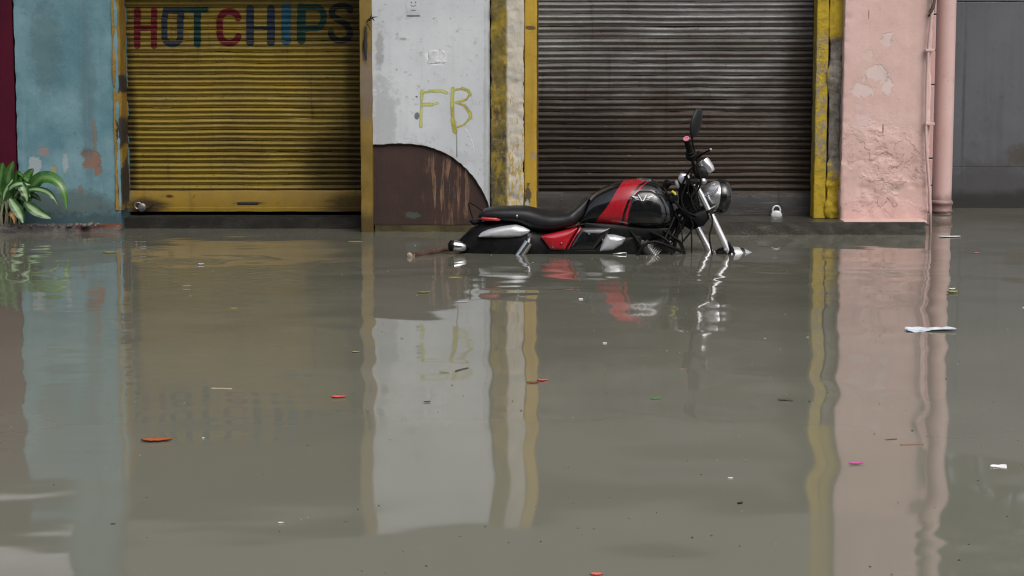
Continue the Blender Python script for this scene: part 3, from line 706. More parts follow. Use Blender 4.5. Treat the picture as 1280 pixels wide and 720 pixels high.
# --- the houses across the street, behind the camera: they shade the low sky
M_opp = wall_mat('opposite_render', (.16,.15,.135,1), (.08,.075,.07,1), (.2,.19,.17,1), .01, 1, .85, wet=True)
ow = simple('opposite_shutter', (.05,.05,.052,1), .5)
for k, (xa, xb, hh, lab) in enumerate(((-40,-14,12.5,'low plain house across the street, left of the viewer'), (-13.8,6,13.5,'tall plain house across the street behind the viewer'), (6.2,30,12,'plain house across the street, right of the viewer'))):
    t = thing('street_house', lab, 'house', ((xa+xb)/2, -14, -.6), 'houses across the street')
    mb = MB(); mb.box(xa, xb, -24, -14, -.62, hh); mb.build('wall', M_opp, t)
    x_ = xa + 1.5
    while x_ < xb - 3:
        mb = MB(); mb.box(x_, x_+2.4, -14.02, -13.96, -.5, 2.0); mb.build('door', ow, t)
        for zf in (3.6, 6.4):
            mb = MB(); mb.box(x_+.5, x_+1.9, -14.02, -13.97, zf, zf+1.5); mb.build('window', ow, t)
        x_ += 4.2

# ================================================================== MOTORCYCLE (stands stranded in the water, leaning away on its stand)
YB = 12.62; LEAN = math.tan(R(7))
PXM = YB / F
def B(px, py, dy=0.0):
    p = P(px, py, YB); return Vector((p.x, YB + dy + p.z*LEAN, p.z))
def curve(pts):
    """smooth interpolation through (u, value) points"""
    u = [p[0] for p in pts]; v = [p[1] for p in pts]; n = len(u)
    sl = [(v[i+1]-v[i])/(u[i+1]-u[i]) for i in range(n-1)]
    d = [sl[0]] + [0 if sl[i-1]*sl[i] <= 0 else 2*sl[i-1]*sl[i]/(sl[i-1]+sl[i]) for i in range(1, n-1)] + [sl[-1]]
    def f(x):
        if x <= u[0]: return v[0]
        if x >= u[-1]: return v[-1]
        i = max(k for k in range(n-1) if u[k] <= x); h = u[i+1]-u[i]; t = (x-u[i])/h
        return (v[i]*(1+2*t)*(1-t)**2 + h*d[i]*t*(1-t)**2 + v[i+1]*t*t*(3-2*t) + h*d[i+1]*t*t*(t-1))
    return f
class Shell:
    """closed body lofted along the bike: top and bottom outline in side view and a half width"""
    def __init__(s, top, bot, hw, e=2.5, dy=0.0):
        s.t = curve(top); s.b = curve(bot); s.w = curve(hw); s.e = e; s.dy = dy; s.u0 = top[0][0]; s.u1 = top[-1][0]
    def ynear(s, u, v):
        t, b = s.t(u), s.b(u); m = (t+b)/2; h = max(.3, (b-t)/2); q = min(1, abs((v-m)/h))
        return s.dy - s.w(u)*(1-q**s.e)**(1/s.e)
    def mesh(s, nu=60, nv=48, colour=None, mb=None):
        mb = mb or MB(); rings = []; uv = []
        for i in range(nu+1):
            u = s.u0 + (s.u1-s.u0)*(.5-.5*math.cos(math.pi*i/nu)) if nu < 200 else s.u0 + (s.u1-s.u0)*i/nu
            t, b = s.t(u), s.b(u); m = (t+b)/2; h = max(.3, (b-t)/2); w_ = max(.002, s.w(u)); r = []
            for j in range(nv):
                a = 2*math.pi*j/nv; ca, sa = math.cos(a), math.sin(a)
                y = math.copysign(abs(ca)**(2/s.e), ca)*w_; v = m - math.copysign(abs(sa)**(2/s.e), sa)*h
                r.append(B(u, v, s.dy - y)); uv.append((u, v))
            rings.append(r)
        o = len(mb.f); mb.rings(rings)
        if colour:
            for k in range(o, len(mb.f)):
                f = mb.f[k]; mb.mi[k] = colour(sum(uv[i][0] for i in f)/len(f), sum(uv[i][1] for i in f)/len(f))
        return mb
def inpoly(x, y, poly):
    c = False; n = len(poly)
    for i in range(n):
        (x0, y0), (x1, y1) = poly[i], poly[i-1]
        if (y0 > y) != (y1 > y) and x < (x1-x0)*(y-y0)/(y1-y0) + x0: c = not c
    return c
def smooth_poly(poly, n=8, k=.35):
    out = []
    m = len(poly)
    for i in range(m):
        p = Vector(poly[i]); a = Vector(poly[i-1]); b = Vector(poly[(i+1) % m])
        p0 = p.lerp(a, k); p1 = p.lerp(b, k)
        for j in range(n+1):
            t = j/n; out.append(tuple(p0*(1-t)**2 + p*2*t*(1-t) + p1*t*t))
    return out
def pad(mb, poly, hw, bulge, k=.18, thick=None, flat=.7):
    """moulded cover: outline in side view, both faces gently domed; thick None = spans the bike from side to side"""
    pl = smooth_poly(poly, 5, k); cx = sum(p[0] for p in pl)/len(pl); cy = sum(p[1] for p in pl)/len(pl); rings = []
    for s_ in (.02, .3, .55, .75, .88, .95, .985, 1.0):
        d = bulge*(1 - s_**4)
        rings.append([B(cx+(x-cx)*s_, cy+(y-cy)*s_, -hw-d) for x, y in pl])
    back = hw if thick is None else -hw+thick
    for s_ in (1.0, .985, .9, .6, .02): rings.append([B(cx+(x-cx)*s_, cy+(y-cy)*s_, back + (bulge*(1-s_**4) if thick is None else 0)) for x, y in pl])
    mb.rings(rings)

K_gloss = simple('black_gloss', (.005,.0055,.007,1), .14, 0, .3, coat=.6, dust=(.022,.021,.019,1), dustk=.3, sc=40)
K_matte = simple('black_plastic', (.005,.005,.0055,1), .42, 0, .4, dust=(.018,.017,.015,1), dustk=.35)
K_seat = simple('black_vinyl', (.010,.0105,.012,1), .40, 0, .3, bump=.0008, sc=160, dust=(.022,.021,.02,1), dustk=.3)
K_rub = simple('black_rubber', (.007,.007,.007,1), .65, 0, .4, bump=.001, sc=120)
K_red = simple('red_paint', (.36,.008,.018,1), .22, 0, .18, coat=.5, dust=(.2,.03,.03,1), dustk=.5)
K_silver = simple('silver_paint', (.42,.44,.46,1), .32, .35, .15, dust=(.22,.21,.19,1), dustk=.45)
for k_, v_ in ((K_matte, .16), (K_rub, .2), (K_seat, .35)): k_.node_tree.nodes['Principled BSDF'].inputs['Specular IOR Level'].default_value = v_
K_chrome = simple('chrome', (.66,.67,.69,1), .10, 1.0, .12, dust=(.28,.27,.25,1), dustk=.5)
K_alu = simple('dull_aluminium', (.42,.42,.43,1), .34, .9, .35, dust=(.1,.09,.08,1), dustk=.5)
K_iron = simple('sooty_metal', (.010,.010,.0105,1), .6, .0, .5, dust=(.022,.02,.017,1), dustk=.5)
K_iron.node_tree.nodes['Principled BSDF'].inputs['Specular IOR Level'].default_value = .12
K_lamp = simple('red_lamp', (.36,.01,.02,1), .12, 0, .1, coat=.6)
K_pink = simple('pink_bar_end', (.55,.16,.24,1), .45, 0, .2)
K_yel = simple('yellow_tag', (.55,.48,.03,1), .5)
K_bowl = simple('lamp_bowl_chrome', (.66,.67,.69,1), .22, .85, .2, dust=(.25,.24,.22,1), dustk=.4, sc=12)
K_fork = simple('fork_chrome', (.74,.75,.77,1), .24, .75, .05, sc=2)
K_glass = simple('lamp_glass', (.10,.105,.11,1), .05, 0, .1, coat=1)

bike = thing('motorcycle', 'black and red motorcycle stranded up to its seat in brown floodwater', 'motorcycle', (B(760,318).x, YB, 0))

# --- tank
tank = Shell([(724,276),(730,262),(736,249.5),(744,241),(756,234.5),(768,229),(780,225.8),(796,224.3),(810,224.6),(820,227),(828,232.5),(835,241),(840,252),(843.5,264),(845,274)],
             [(724,279.5),(740,280),(770,283),(800,288),(824,288.5),(836,285),(842,280),(845,275)],
             [(724,.085),(736,.105),(760,.14),(790,.165),(815,.165),(835,.13),(845,.06)], 2.5)
stripe = [(742,279),(749,268),(757,258),(764,247),(770,237),(776,229),(783,223),(812,223),(805,226.6),(797,230.5),(788.5,240),(782,252),(777.5,264),(775,279)]
line = [(778,279),(780.5,265),(785,252),(791.5,241),(799,232.5),(808,227),(811,226),(802.5,231.8),(795,240),(788.5,252),(784.5,265),(782.5,279)]
gap = [(775,279),(777.5,264),(782,252),(788.5,240),(797,230.5),(805,226.6),(808,227),(799,232.5),(791.5,241),(785,252),(780.5,265),(778,279)]
def tcol(u, v):
    if inpoly(u, v, line) and v > 0: return 1
    return 1 if inpoly(u, v, stripe) else 0
tk = tank.mesh(260, 150, tcol).build('fuel_tank', [K_gloss, K_red], bike, smooth=60)
part(tk, 'black fuel tank with a broad red slanted stripe')
# moulded knee panel: a raised skin over the rear half of the tank side
kp = smooth_poly([(788,246),(797,236.5),(812,236.5),(823,242),(830,254),(833,268),(828,280),(806,284),(784,278),(784,262)], 5, .3)
kx = sum(p[0] for p in kp)/len(kp); ky = sum(p[1] for p in kp)/len(kp)
mb = MB(); rings = []
for s_, d in ((.03,.012),(.4,.012),(.7,.011),(.85,.010),(.93,.008),(.98,.003),(1.0,-.004)):
    rings.append([B(kx+(x-kx)*s_, ky+(y-ky)*s_, tank.ynear(kx+(x-kx)*s_, ky+(y-ky)*s_)-d) for x, y in kp])
mb.rings(rings, True, False); mb.build('knee_panel', K_gloss, tk, smooth=60)
# winged V emblem
def on_tank(x, y, d): return B(x, y, tank.ynear(x, y) - .012 - d)
mb = MB()
for sx in (-1, 1):
    for poly in ([(0,0),(1.5,0),(6.0,-7.6),(4.2,-7.6)], [(6.2,-5.0),(14.5,-6.4),(11.2,-4.4),(5.6,-3.4)], [(5.2,-2.6),(10.2,-3.5),(8.0,-1.9),(4.7,-1.5)]):
        ps = [(801.5 + sx*a, 249 + b) for a, b in poly]; ps[0] = ps[0]
        n = len(ps); mb.add([on_tank(x, y, .006) for x, y in ps] + [on_tank(x, y, -.004) for x, y in ps], [tuple(range(n)), tuple(reversed(range(n, 2*n)))] + [(i, i+n, (i+1)%n+n, (i+1)%n) for i in range(n)])
part(mb.build('emblem', K_silver, tk), 'silver winged V emblem')
mb = MB(); mb.lathe(B(808,226.2), (.10,.12,.98), [(-.01,.055),(.006,.058),(.012,.05),(.014,.02)], 24); mb.build('filler_cap', K_chrome, tk, smooth=40)
# --- seat
seat = Shell([(597.5,270),(601,265),(606,261.5),(616,259.2),(636,258),(656,257.6),(668,260),(678,263.2),(692,264.6),(704,264),(714,260),(722,254.5),(730,249),(735,247.2)],
             [(597.5,272),(606,273.5),(628,276.5),(645,278),(660,284),(672,288.5),(690,287.5),(706,284.5),(720,280),(728,272),(735,251)],
             [(597.5,.05),(606,.095),(630,.118),(660,.125),(690,.15),(712,.15),(726,.11),(735,.07)], 2.7)
st_ = seat.mesh(90, 48).build('seat', K_seat, bike, smooth=60)
p = B(646,268.5, seat.ynear(646,268.5)-.002); mb = MB(); mb.lathe(p, (0,-1,0), [(0,.009),(.006,.008),(.008,.003)], 12); mb.build('seat_bolt', K_chrome, st_, smooth=40)
# --- tail
tail = Shell([(570,303),(575,299),(584,291),(594,283),(602,277.5),(612,274.5),(640,276),(668,284),(700,286),(735,280)],
             [(570,311),(576,316),(590,330),(640,340),(700,340),(735,330)], [(570,.05),(590,.085),(620,.105),(668,.115),(735,.12)], 2.8)
tl = tail.mesh(70, 40).build('tail_section', K_matte, bike, smooth=60)
mb = MB(); pad(mb, [(597.5,294.5),(602,289),(612,284.8),(632,280.8),(645,279.4),(654,282),(663,286.4),(659.5,290),(652,293.8),(636,295),(612,295)], .118, .022, .25, .04); part(mb.build('tail_panel', K_silver, tl, smooth=60), 'silver leaf shaped tail panel')
mb = MB(); pad(mb, [(600.5,271.2),(604,269.6),(622,270.6),(626.5,272.6),(624,275.2),(603,274.6)], .105, .018, .3, .03); mb.build('tail_light', K_lamp, bike, smooth=60)
# grab rail hoop and plate stay
mb = MB(); mb.tube([B(591,273,-.02),B(588,264,-.02),B(585.5,255,-.02),B(587,253.6,-.02),B(593,256.5,-.02),B(600,261.5,-.02),B(604,264,-.02)], [.0045]*7, 8); mb.build('grab_rail', K_iron, bike, smooth=60)
mb = MB(); mb.tube([B(602,277,-.02),B(592,278,-.03),B(588,275,-.03)], [.014,.016,.012], 8); mb.tube([B(574,300,-.09),B(590,284.5,-.10),B(596,281,-.10)], [.006,.008,.006], 8); mb.build('tail_bracket', K_iron, bike, smooth=60)
# rear indicator
mb = MB(); o_ = B(565.8,304.8,-.13); mb.lathe(o_, (.97,.18,-.10), [(0,.012),(.002,.033),(.03,.036),(.055,.034),(.08,.026),(.095,.012),(.1,.002)], 24); it = mb.build('rear_indicator', K_chrome, bike, smooth=50)
mb = MB(); mb.lathe(o_, (-.97,-.18,.10), [(-.006,.036),(.006,.037),(.013,.034),(.022,.022),(.026,.004)], 24); mb.build('indicator_lens', K_matte, it, smooth=50)
mb = MB(); mb.tube([B(580,306,-.11), B(590,308,-.06)], .008, 8); mb.build('indicator_stalk', K_rub, it, smooth=50)
# rear shock absorber
mb = MB(); mb.tube([B(660.5,300,-.165), B(649,316,-.165), B(632,341,-.165)], .030, 20); sh = mb.build('shock_absorber', K_chrome, bike, smooth=40)
mb = MB(); mb.lathe(B(662.2,292.5,-.15), (0,-1,0), [(-.03,.016),(.01,.016),(.02,.011)], 14); mb.tube([B(662,293,-.15), B(659.5,302,-.16)], .012, 10); mb.build('shock_mount', K_alu, sh, smooth=40)
# --- side covers
def split(poly, side):   # clip to left or right of the slanted red/black divide
    return poly
mb = MB(); pad(mb, [(675.5,293),(699,287.6),(721.5,282.6),(713,296),(705.5,309.5),(688,309.5)], .138, .020, .08); sc = mb.build('side_cover', K_red, bike, smooth=60); part(sc, 'red rear side cover')
mb = MB(); pad(mb, [(723.5,282.6),(726,282.4),(717.5,296),(710,309.5),(707.5,309.5),(715,296)], .138, .018, .05); mb.build('cover_stripe', K_red, sc, smooth=60)
mb = MB(); pad(mb, [(723,282.8),(745,282.2),(762,282.6),(759,289),(750,299),(742,309.6),(706,310)], .136, .020, .10); part(mb.build('side_cover', K_gloss, bike, smooth=60), 'black front side cover')
mb = MB(); pad(mb, [(747.5,312),(752.5,299),(757.5,291),(768,291.4),(781,295),(776.5,303),(764.5,310.5)], .132, .024, .12); part(mb.build('intake_cover', K_silver, bike, smooth=60), 'silver front intake cover')
# lower body, engine and frame
mb = MB(); pad(mb, [(592,296),(700,300),(745,306),(780,300),(826,290),(836,292),(836,320),(830,352),(740,356),(600,350)], .085, .01, .05); mb.build('engine_block', K_iron, bike, smooth=40)
mb = MB(); pad(mb, [(728,277),(770,279),(836,284),(838,292),(800,300),(740,300)], .105, .01, .1); mb.build('under_tank_cover', K_matte, bike, smooth=50)
mb = MB(); pad(mb, [(684,309),(742,309),(752,300),(800,292),(800,330),(684,330)], .125, .01, .1); mb.build('lower_cowl', K_matte, bike, smooth=50)
for k in range(7):
    mb = MB(); c0 = B(806+k*1.9, 306.5+k*1.5, -.12); ax = Vector((.62,0,-.78))
    mb.lathe(c0, ax, [(-.0016,.005),(-.0016,.05),(.0016,.05),(.0016,.005)], 28); mb.build('cooling_fin', K_alu, bike, smooth=30)
mb = MB(); mb.lathe(B(806,306,-.12), (.62,0,-.78), [(-.03,.02),(-.028,.036),(.09,.04)], 24); mb.build('cylinder_head', K_alu, bike, smooth=40)
mb = MB(); mb.tube([B(794,318,-.19),B(796,311,-.19),B(801,304,-.19),B(808,299.5,-.19),B(816,298.5,-.19),B(825,301,-.18),B(838,306.5,-.15),B(850,312,-.12)], .0105, 10); part(mb.build('crash_guard', K_matte, bike, smooth=60), 'black curved crash guard')
mb = MB(); mb.tube([B(765,320,-.15),B(765,314,-.15),B(781,313,-.15),B(781,320,-.15)], .0035, 8); mb.build('foot_peg_bracket', K_chrome, bike, smooth=60)
for q in ([(858,258),(842,284),(824,316),(815,340)], [(848,262),(830,290),(800,296)], [(838,262),(850,276),(866,286)], [(853,240),(850,262),(846,290),(840,318)], [(850,270),(836,284),(822,292),(812,292)], [(862,262),(852,284),(834,306),(826,322)]):
    mb = MB(); mb.tube([B(a, b, -.04 + .01*(a % 3)) for a, b in q], .014, 10); mb.build('frame_tube', K_matte, bike, smooth=60)
mb = MB(); pad(mb, [(848,228),(858,224),(868,228),(874,250),(876,272),(868,284),(858,284),(850,258)], .045, .012, .2); mb.build('steering_head', K_matte, bike, smooth=50)
mb = MB(); mb.lathe(B(840.5,247,-.10), (.3,-.9,.1), [(-.05,.03),(0,.034),(.012,.028),(.016,.01)], 16); mb.build('horn', K_matte, bike, smooth=40)
mb = MB(); mb.tube([B(839,238,-.12),B(842,240.5,-.13),B(843.5,242.5,-.13)], [.008,.010,.006], 8); mb.build('yellow_tag', K_yel, bike, smooth=60)
mb = MB(); mb.lathe(B(834.5,229,-.05), (.5,-.3,.8), [(-.03,.022),(.005,.026),(.014,.02),(.018,.005)], 16); mb.build('ignition_cap', K_matte, bike, smooth=40)
# --- front end, turned away from the camera
def fork(name, a, b, c, dy0, dy1, lab):
    f = MB(); f.tube([B(a[0],a[1],dy0), B(b[0],b[1],(dy0+dy1)/2)], .0175, 20); fo = f.build(name, K_fork, bike, smooth=40); part(fo, lab)
    f = MB(); f.tube([B(b[0],b[1],(dy0+dy1)/2), B(c[0],c[1],dy1), B(c[0]+ (c[0]-b[0])*.6, c[1]+(c[1]-b[1])*.6, dy1)], .0215, 20); f.build('fork_slider', K_fork, fo, smooth=40)
    f = MB(); d = (B(*c,dy1)-B(*b,dy0)).normalized(); f.lathe(B(b[0],b[1],(dy0+dy1)/2), d, [(-.018,.018),(-.016,.025),(.012,.027),(.016,.022)], 20); f.build('fork_seal', K_rub, fo, smooth=40)
    return fo
fork('front_fork', (866.5,226), (885.5,264), (910,316), -.13, -.12, 'near chrome fork leg')
fork('front_fork', (852,240), (872,284), (889,316), .10, .11, 'far chrome fork leg')
mb = MB(); pad(mb, [(856,222),(868,221.5),(874,226),(870,233),(858,231)], .15, .01, .2); mb.build('top_clamp', K_matte, bike, smooth=50)
mb = MB(); pad(mb, [(862,266),(884,259),(890,266),(884,272),(878,280),(872,282),(866,276)], .13, .01, .15); mb.build('lower_clamp', K_matte, bike, smooth=50)
# headlamp
HA = Vector((.965,.20,-.12)).normalized(); HC = B(899.5,246.5,-.02)
mb = MB(); mb.lathe(HC, HA, [(-.128,.004),(-.122,.030),(-.105,.056),(-.075,.082),(-.04,.098),(-.012,.104),(0,.105)], 40); hl = mb.build('headlamp', K_bowl, bike, smooth=60)
mb = MB(); mb.lathe(HC, HA, [(-.026,.098),(-.024,.108),(-.004,.116),(.022,.114),(.040,.106),(.050,.096),(.050,.086),(.044,.084)], 40); part(mb.build('headlamp_rim', K_gloss, hl, smooth=50), 'black headlamp rim')
mb = MB(); mb.lathe(HC, HA, [(.036,.088),(.046,.070),(.054,.040),(.056,.002)], 32); mb.build('lamp_lens', K_glass, hl, smooth=60)
mb = MB(); mb.tube([B(880,244,-.13),B(890,238,-.14),B(897,233,-.13)], .006, 8); mb.build('lamp_bracket', K_alu, hl, smooth=60)
mb = MB(); mb.tube([B(882,262,-.12),B(893,256,-.12)], .006, 8); mb.build('lamp_bracket', K_alu, hl, smooth=60)
# visor / fairing piece above lamp and instrument cup
mb = MB(); IA = Vector((-.55,.10,.83)).normalized(); mb.lathe(B(888.5,214.5,-.02), IA, [(-.012,.014),(-.008,.030),(.012,.038),(.060,.040),(.082,.037),(.085,.032),(.078,.030)], 32); ic = mb.build('instrument_pod', K_bowl, bike, smooth=50)
mb = MB(); mb.lathe(B(888.5,214.5,-.02), IA, [(.066,.002),(.0665,.0305),(.079,.0305),(.079,.002)], 32); mb.build('dial_face', K_matte, ic, smooth=40)
mb = MB(); pad(mb, [(868,214),(876,208),(884,212),(886,222),(878,226),(870,222)], .05, .01, .25); mb.build('yoke_cover', K_matte, bike, smooth=50)
mb = MB(); mb.lathe(B(878,226,-.12), (.2,-1,.2), [(0,.02),(.01,.02),(.018,.010)], 14); mb.build('clamp_nut', K_alu, bike, smooth=50)
# handlebar, right side reaching to the camera
G0, G1 = B(852.6,170.5,-.40), B(859.5,190,-.30)
hb = MB(); hb.tube([G0, G1, B(864,203,-.22), B(867,215,-.12), B(870,217,0), B(875,212,.14), B(880,204,.30), B(882,196,.42)], .011, 12); hbar = hb.build('handlebar', K_matte, bike, smooth=60)
gd = (G1-G0).normalized()
mb = MB(); mb.lathe(G0, gd, [(.0,.018),(.004,.0205)] + [(.01+.012*k+.006*q, .0205 if q == 0 else .0185) for k in range(8) for q in (0, 1)] + [(.108,.0205),(.110,.026),(.118,.027),(.121,.018)], 20); mb.build('rubber_grip', K_rub, hbar, smooth=40)
mb = MB(); mb.lathe(G0, -gd, [(-.004,.0195),(.004,.020),(.0045,.010),(.001,.009),(.001,.001)], 18); part(mb.build('bar_end', K_pink, hbar, smooth=30), 'pink handlebar end')
mb = MB(); c0 = G0 + gd*.128; mb.lathe(c0, gd, [(0,.022),(.004,.034),(.03,.036),(.042,.032),(.048,.018)], 20)
hh = mb.build('switch_housing', K_matte, hbar, smooth=45)
mb = MB(); mb.tube([B(867,196,-.27),B(872,191,-.31),B(878,186.5,-.36),B(882,183.8,-.40)], [.008,.008,.006,.007], 10); mb.build('brake_lever', K_matte, hbar, smooth=60)
mb = MB(); mb.lathe(B(882,183.5,-.40), (.3,-1,.1), [(-.008,.003),(-.004,.008),(.004,.008),(.008,.003)], 12); mb.build('lever_tip', K_silver, hbar, smooth=60)
mb = MB(); pad(mb, [(848,219.5),(850.5,215.8),(857,216.5),(861.5,219),(862,226),(857,229.5),(850,228.5),(847.5,224)], .12, .012, .25, .07); mb.build('brake_reservoir', K_fork, bike, smooth=50)
mb = MB(); pad(mb, [(853.5,219),(858,217.5),(859,222),(855,224)], .134, .006, .25, .02); mb.build('reservoir_cap', K_matte, bike, smooth=50)
mb = MB(); pad(mb, [(842.5,226),(846,224.5),(849,230),(848,236),(844,234)], .10, .01, .3, .04); mb.build('cable_guide', K_silver, bike, smooth=50)
# mirror
mb = MB(); mb.tube([B(867.5,199,-.26), B(865,190,-.29), B(862,178,-.31), B(861,170,-.32), B(863.5,163,-.32)], [.007,.007,.0065,.0065,.010], 10); ms = mb.build('mirror', K_matte, bike, smooth=60)
rings = []; MCn = (866.2,151.5)
for k in range(15):
    a = math.pi*k/14; s_, c_ = math.sin(a), math.cos(a); r = []
    for j in range(24):
        b_ = 2*math.pi*j/24; u = math.cos(b_)*8.0*s_; v = -c_*18.3
        r.append(B(MCn[0] + u + v*-.20, MCn[1] + v, -.32 + (math.sin(b_)*.030*s_ if math.sin(b_) < 0 else math.sin(b_)*.03*s_) + u*PXM*1.0))
    rings.append(r)
mb = MB(); mb.rings(rings); mb.build('mirror_shell', K_seat, ms, smooth=60)
# front mudguard, caliper
fm = Shell([(893,313),(899,309.5),(908,307.5),(920,308),(930,310.4),(938,314),(944,317.4)], [(893,324),(908,326),(922,325),(932,322.5),(939,320.2),(944,318.4)], [(893,.04),(908,.062),(922,.055),(936,.03),(944,.006)], 2.3, -.03)
def fcol(u, v):
    if u > 931 + (v-315)*.3: return 1
    if u > 918 + (v-315)*.4 and u < 927 + (v-315)*.5: return 1
    return 0
part(fm.mesh(220, 36, fcol).build('front_mudguard', [K_gloss, K_silver], bike, smooth=60), 'black front mudguard with silver bands')
mb = MB(); mb.tube([B(908.5,316,-.13),B(911,309,-.14),B(909.5,303,-.14),B(907.5,299.5,-.14)], [.014,.012,.008,.004], 8); mb.build('mudguard_stay', K_matte, bike, smooth=60)
mb = MB(); pad(mb, [(894,313),(900,310),(914,309),(917,316),(912,326),(894,326)], .125, .012, .2, .06); mb.build('brake_caliper', K_iron, bike, smooth=50)
# wheels below the surface
def wheel(cx, cy, r, ax, w_):
    c = B(cx, cy); ax = Vector(ax).normalized(); a = ax.cross(Vector((0,0,1))).normalized(); b = a.cross(ax)
    f = MB(); rings = []
    for i in range(48):
        t = 2*math.pi*i/48; d = a*math.cos(t) + b*math.sin(t)
        rings.append([c + d*(r - w_*.5 + math.cos(q)*w_*.5) + ax*math.sin(q)*w_*.5 for q in [2*math.pi*k/14 for k in range(14)]])
    rings.append(rings[0]); f.rings(rings, False, False); wo_ = f.build('wheel', K_rub, bike, smooth=60)
    f = MB(); rings = []
    for i in range(49):
        t = 2*math.pi*i/48; d = a*math.cos(t) + b*math.sin(t)
        rings.append([c + d*(r-w_) + ax*.04, c + d*(r-w_-.02) + ax*.03, c + d*(r-w_-.02) - ax*.03, c + d*(r-w_) - ax*.04])
    f.rings(rings, False, False)
    for k in range(5):
        t = 2*math.pi*k/5; d = a*math.cos(t) + b*math.sin(t); f.tube([c + d*.02, c + d*(r-w_-.015)], .016, 8)
    f.build('wheel_rim', K_matte, wo_, smooth=50)
wheel(930, 383, .31, (.45,.89,0), .10)
wheel(640, 385, .31, (0,1,0), .12)
# control cables
rc = random.Random(5)
for q, r_ in (([(846,272,-.06),(851,290,-.09),(852.5,320,-.09)], .004), ([(863,276,-.05),(863.5,300,-.07),(863,322,-.07)], .0045), ([(886,262,-.14),(888,276,-.16),(884,294,-.16),(888,318,-.15)], .0055),
              ([(866,204,-.22),(858,214,-.20),(850,236,-.12),(852,262,-.08)], .006), ([(868,206,-.20),(874,226,-.17),(866,246,-.12),(856,268,-.09)], .006), ([(864,210,-.18),(858,236,-.16),(868,256,-.13),(876,262,-.10)], .005),
              ([(842,250,-.12),(852,262,-.13),(862,270,-.13),(872,274,-.12)], .008), ([(862,228,-.16),(868,240,-.16),(862,254,-.14),(848,262,-.1)], .005), ([(836,292,-.12),(846,300,-.12),(854,316,-.11)], .006)):
    mb = MB(); cs = [Vector(B(*k)) for k in q]; pts = []
    for i in range(len(cs)-1):
        p0, p1, p2, p3 = cs[max(0,i-1)], cs[i], cs[i+1], cs[min(len(cs)-1,i+2)]
        for k in range(7):
            t = k/7; pts.append(.5*((2*p1) + (p2-p0)*t + (2*p0-5*p1+4*p2-p3)*t*t + (3*p1-p0-3*p2+p3)*t**3))
    pts.append(cs[-1]); mb.tube(pts, r_, 8); mb.build('control_cable', K_rub, bike, smooth=60)

for (bx_, by_, bd_, br_) in ((701,301,-.165,.006),(735,290,-.163,.006),(752,297,-.16,.005),(848,268,-.10,.007),(858,240,-.14,.006),(884,266,-.15,.006),(903,309,-.165,.008),(690,306,-.16,.005),(615,292,-.15,.005),(866,230,-.165,.007),(836,300,-.13,.007),(822,292,-.13,.006)):
    mb = MB(); mb.lathe(B(bx_,by_,bd_), (0,-1,0), [(-.02,br_),(.004,br_),(.006,br_*.6),(.0062,.001)], 6); mb.build('bolt', K_alu, bike, smooth=30)
mb = MB(); pad(mb, [(788,293),(800,290),(806,296),(803,312),(790,314)], .10, .01, .2, .06); part(mb.build('carburettor', simple('muddy_casting', (.10,.09,.08,1), .6, .3, .6, bump=.004, sc=50), bike, smooth=50), 'muddy grey engine casting')
for q, r_ in (([(786,286,-.11),(794,296,-.15),(800,308,-.15),(796,322,-.13)], .008), ([(812,288,-.12),(826,294,-.15),(836,304,-.15),(838,322,-.14)], .009), ([(842,270,-.10),(834,286,-.13),(826,300,-.15),(816,304,-.15)], .007),
              ([(828,286,-.12),(840,294,-.13),(850,302,-.12),(856,320,-.10)], .007), ([(846,256,-.11),(858,266,-.13),(864,282,-.12),(852,300,-.11)], .006), ([(858,224,-.17),(850,246,-.16),(856,262,-.15),(868,268,-.14)], .0055), ([(870,232,-.15),(862,246,-.16),(868,262,-.15)], .006)):
    cs = [Vector(B(*k)) for k in q]; pts = []
    for i in range(len(cs)-1):
        p0, p1, p2, p3 = cs[max(0,i-1)], cs[i], cs[i+1], cs[min(len(cs)-1,i+2)]
        for k in range(7):
            t = k/7; pts.append(.5*((2*p1) + (p2-p0)*t + (2*p0-5*p1+4*p2-p3)*t*t + (3*p1-p0-3*p2+p3)*t**3))
    pts.append(cs[-1]); mb = MB(); mb.tube(pts, r_, 8); mb.build('hose', K_rub, bike, smooth=60)
# stitched seam along the seat edge
mb = MB(); mb.tube([B(u_, seat.b(u_)*.62 + seat.t(u_)*.38, seat.ynear(u_, seat.b(u_)*.62 + seat.t(u_)*.38) - .001) for u_ in range(604, 728, 4)], .0022, 6); mb.build('seat_piping', K_rub, st_, smooth=60)

# ================================================================== PADLOCKS, LOG, PLANT, TREE, FLOATING LITTER
def padlock(px, py, Y, tilt, mat, label, s=1.0):
    c = P(px, py, Y); t = thing('padlock', label, 'padlock', tuple(c))
    ca, sa = math.cos(tilt), math.sin(tilt)
    def q(x, z, y=0): return (c.x + (x*ca - z*sa)*s, c.y + y, c.z + (x*sa + z*ca)*s)
    mb = MB(); rings = []
    for d, k in ((-.020,.02),(-.020,.75),(-.017,.93),(-.010,1.0),(.010,1.0),(.017,.93),(.02,.02)):
        rings.append([q(math.cos(a)*.040*k, (math.sin(a)*.034)*k - .008, d) for a in [2*math.pi*i/36 for i in range(36)]])
    mb.rings(rings); mb.build('lock_body', mat, t, smooth=50)
    mb = MB(); mb.tube([q(-.026,.012), q(-.028,.032), q(-.020,.050), q(-.008,.058), q(.008,.058), q(.020,.050), q(.028,.032), q(.026,.012)], .0065*s, 10); mb.build('shackle', mat, t, smooth=60)
    mb = MB(); mb.tube([q(-.003,-.020,-.0215), q(-.002,-.030,-.0215)], .004*s, 8); mb.build('keyhole', K_rub, t)
K_lock = simple('pale_lock_steel', (.62,.64,.66,1), .42, .3, .15)
K_lock2 = simple('worn_lock_steel', (.36,.36,.36,1), .3, .8, .3)
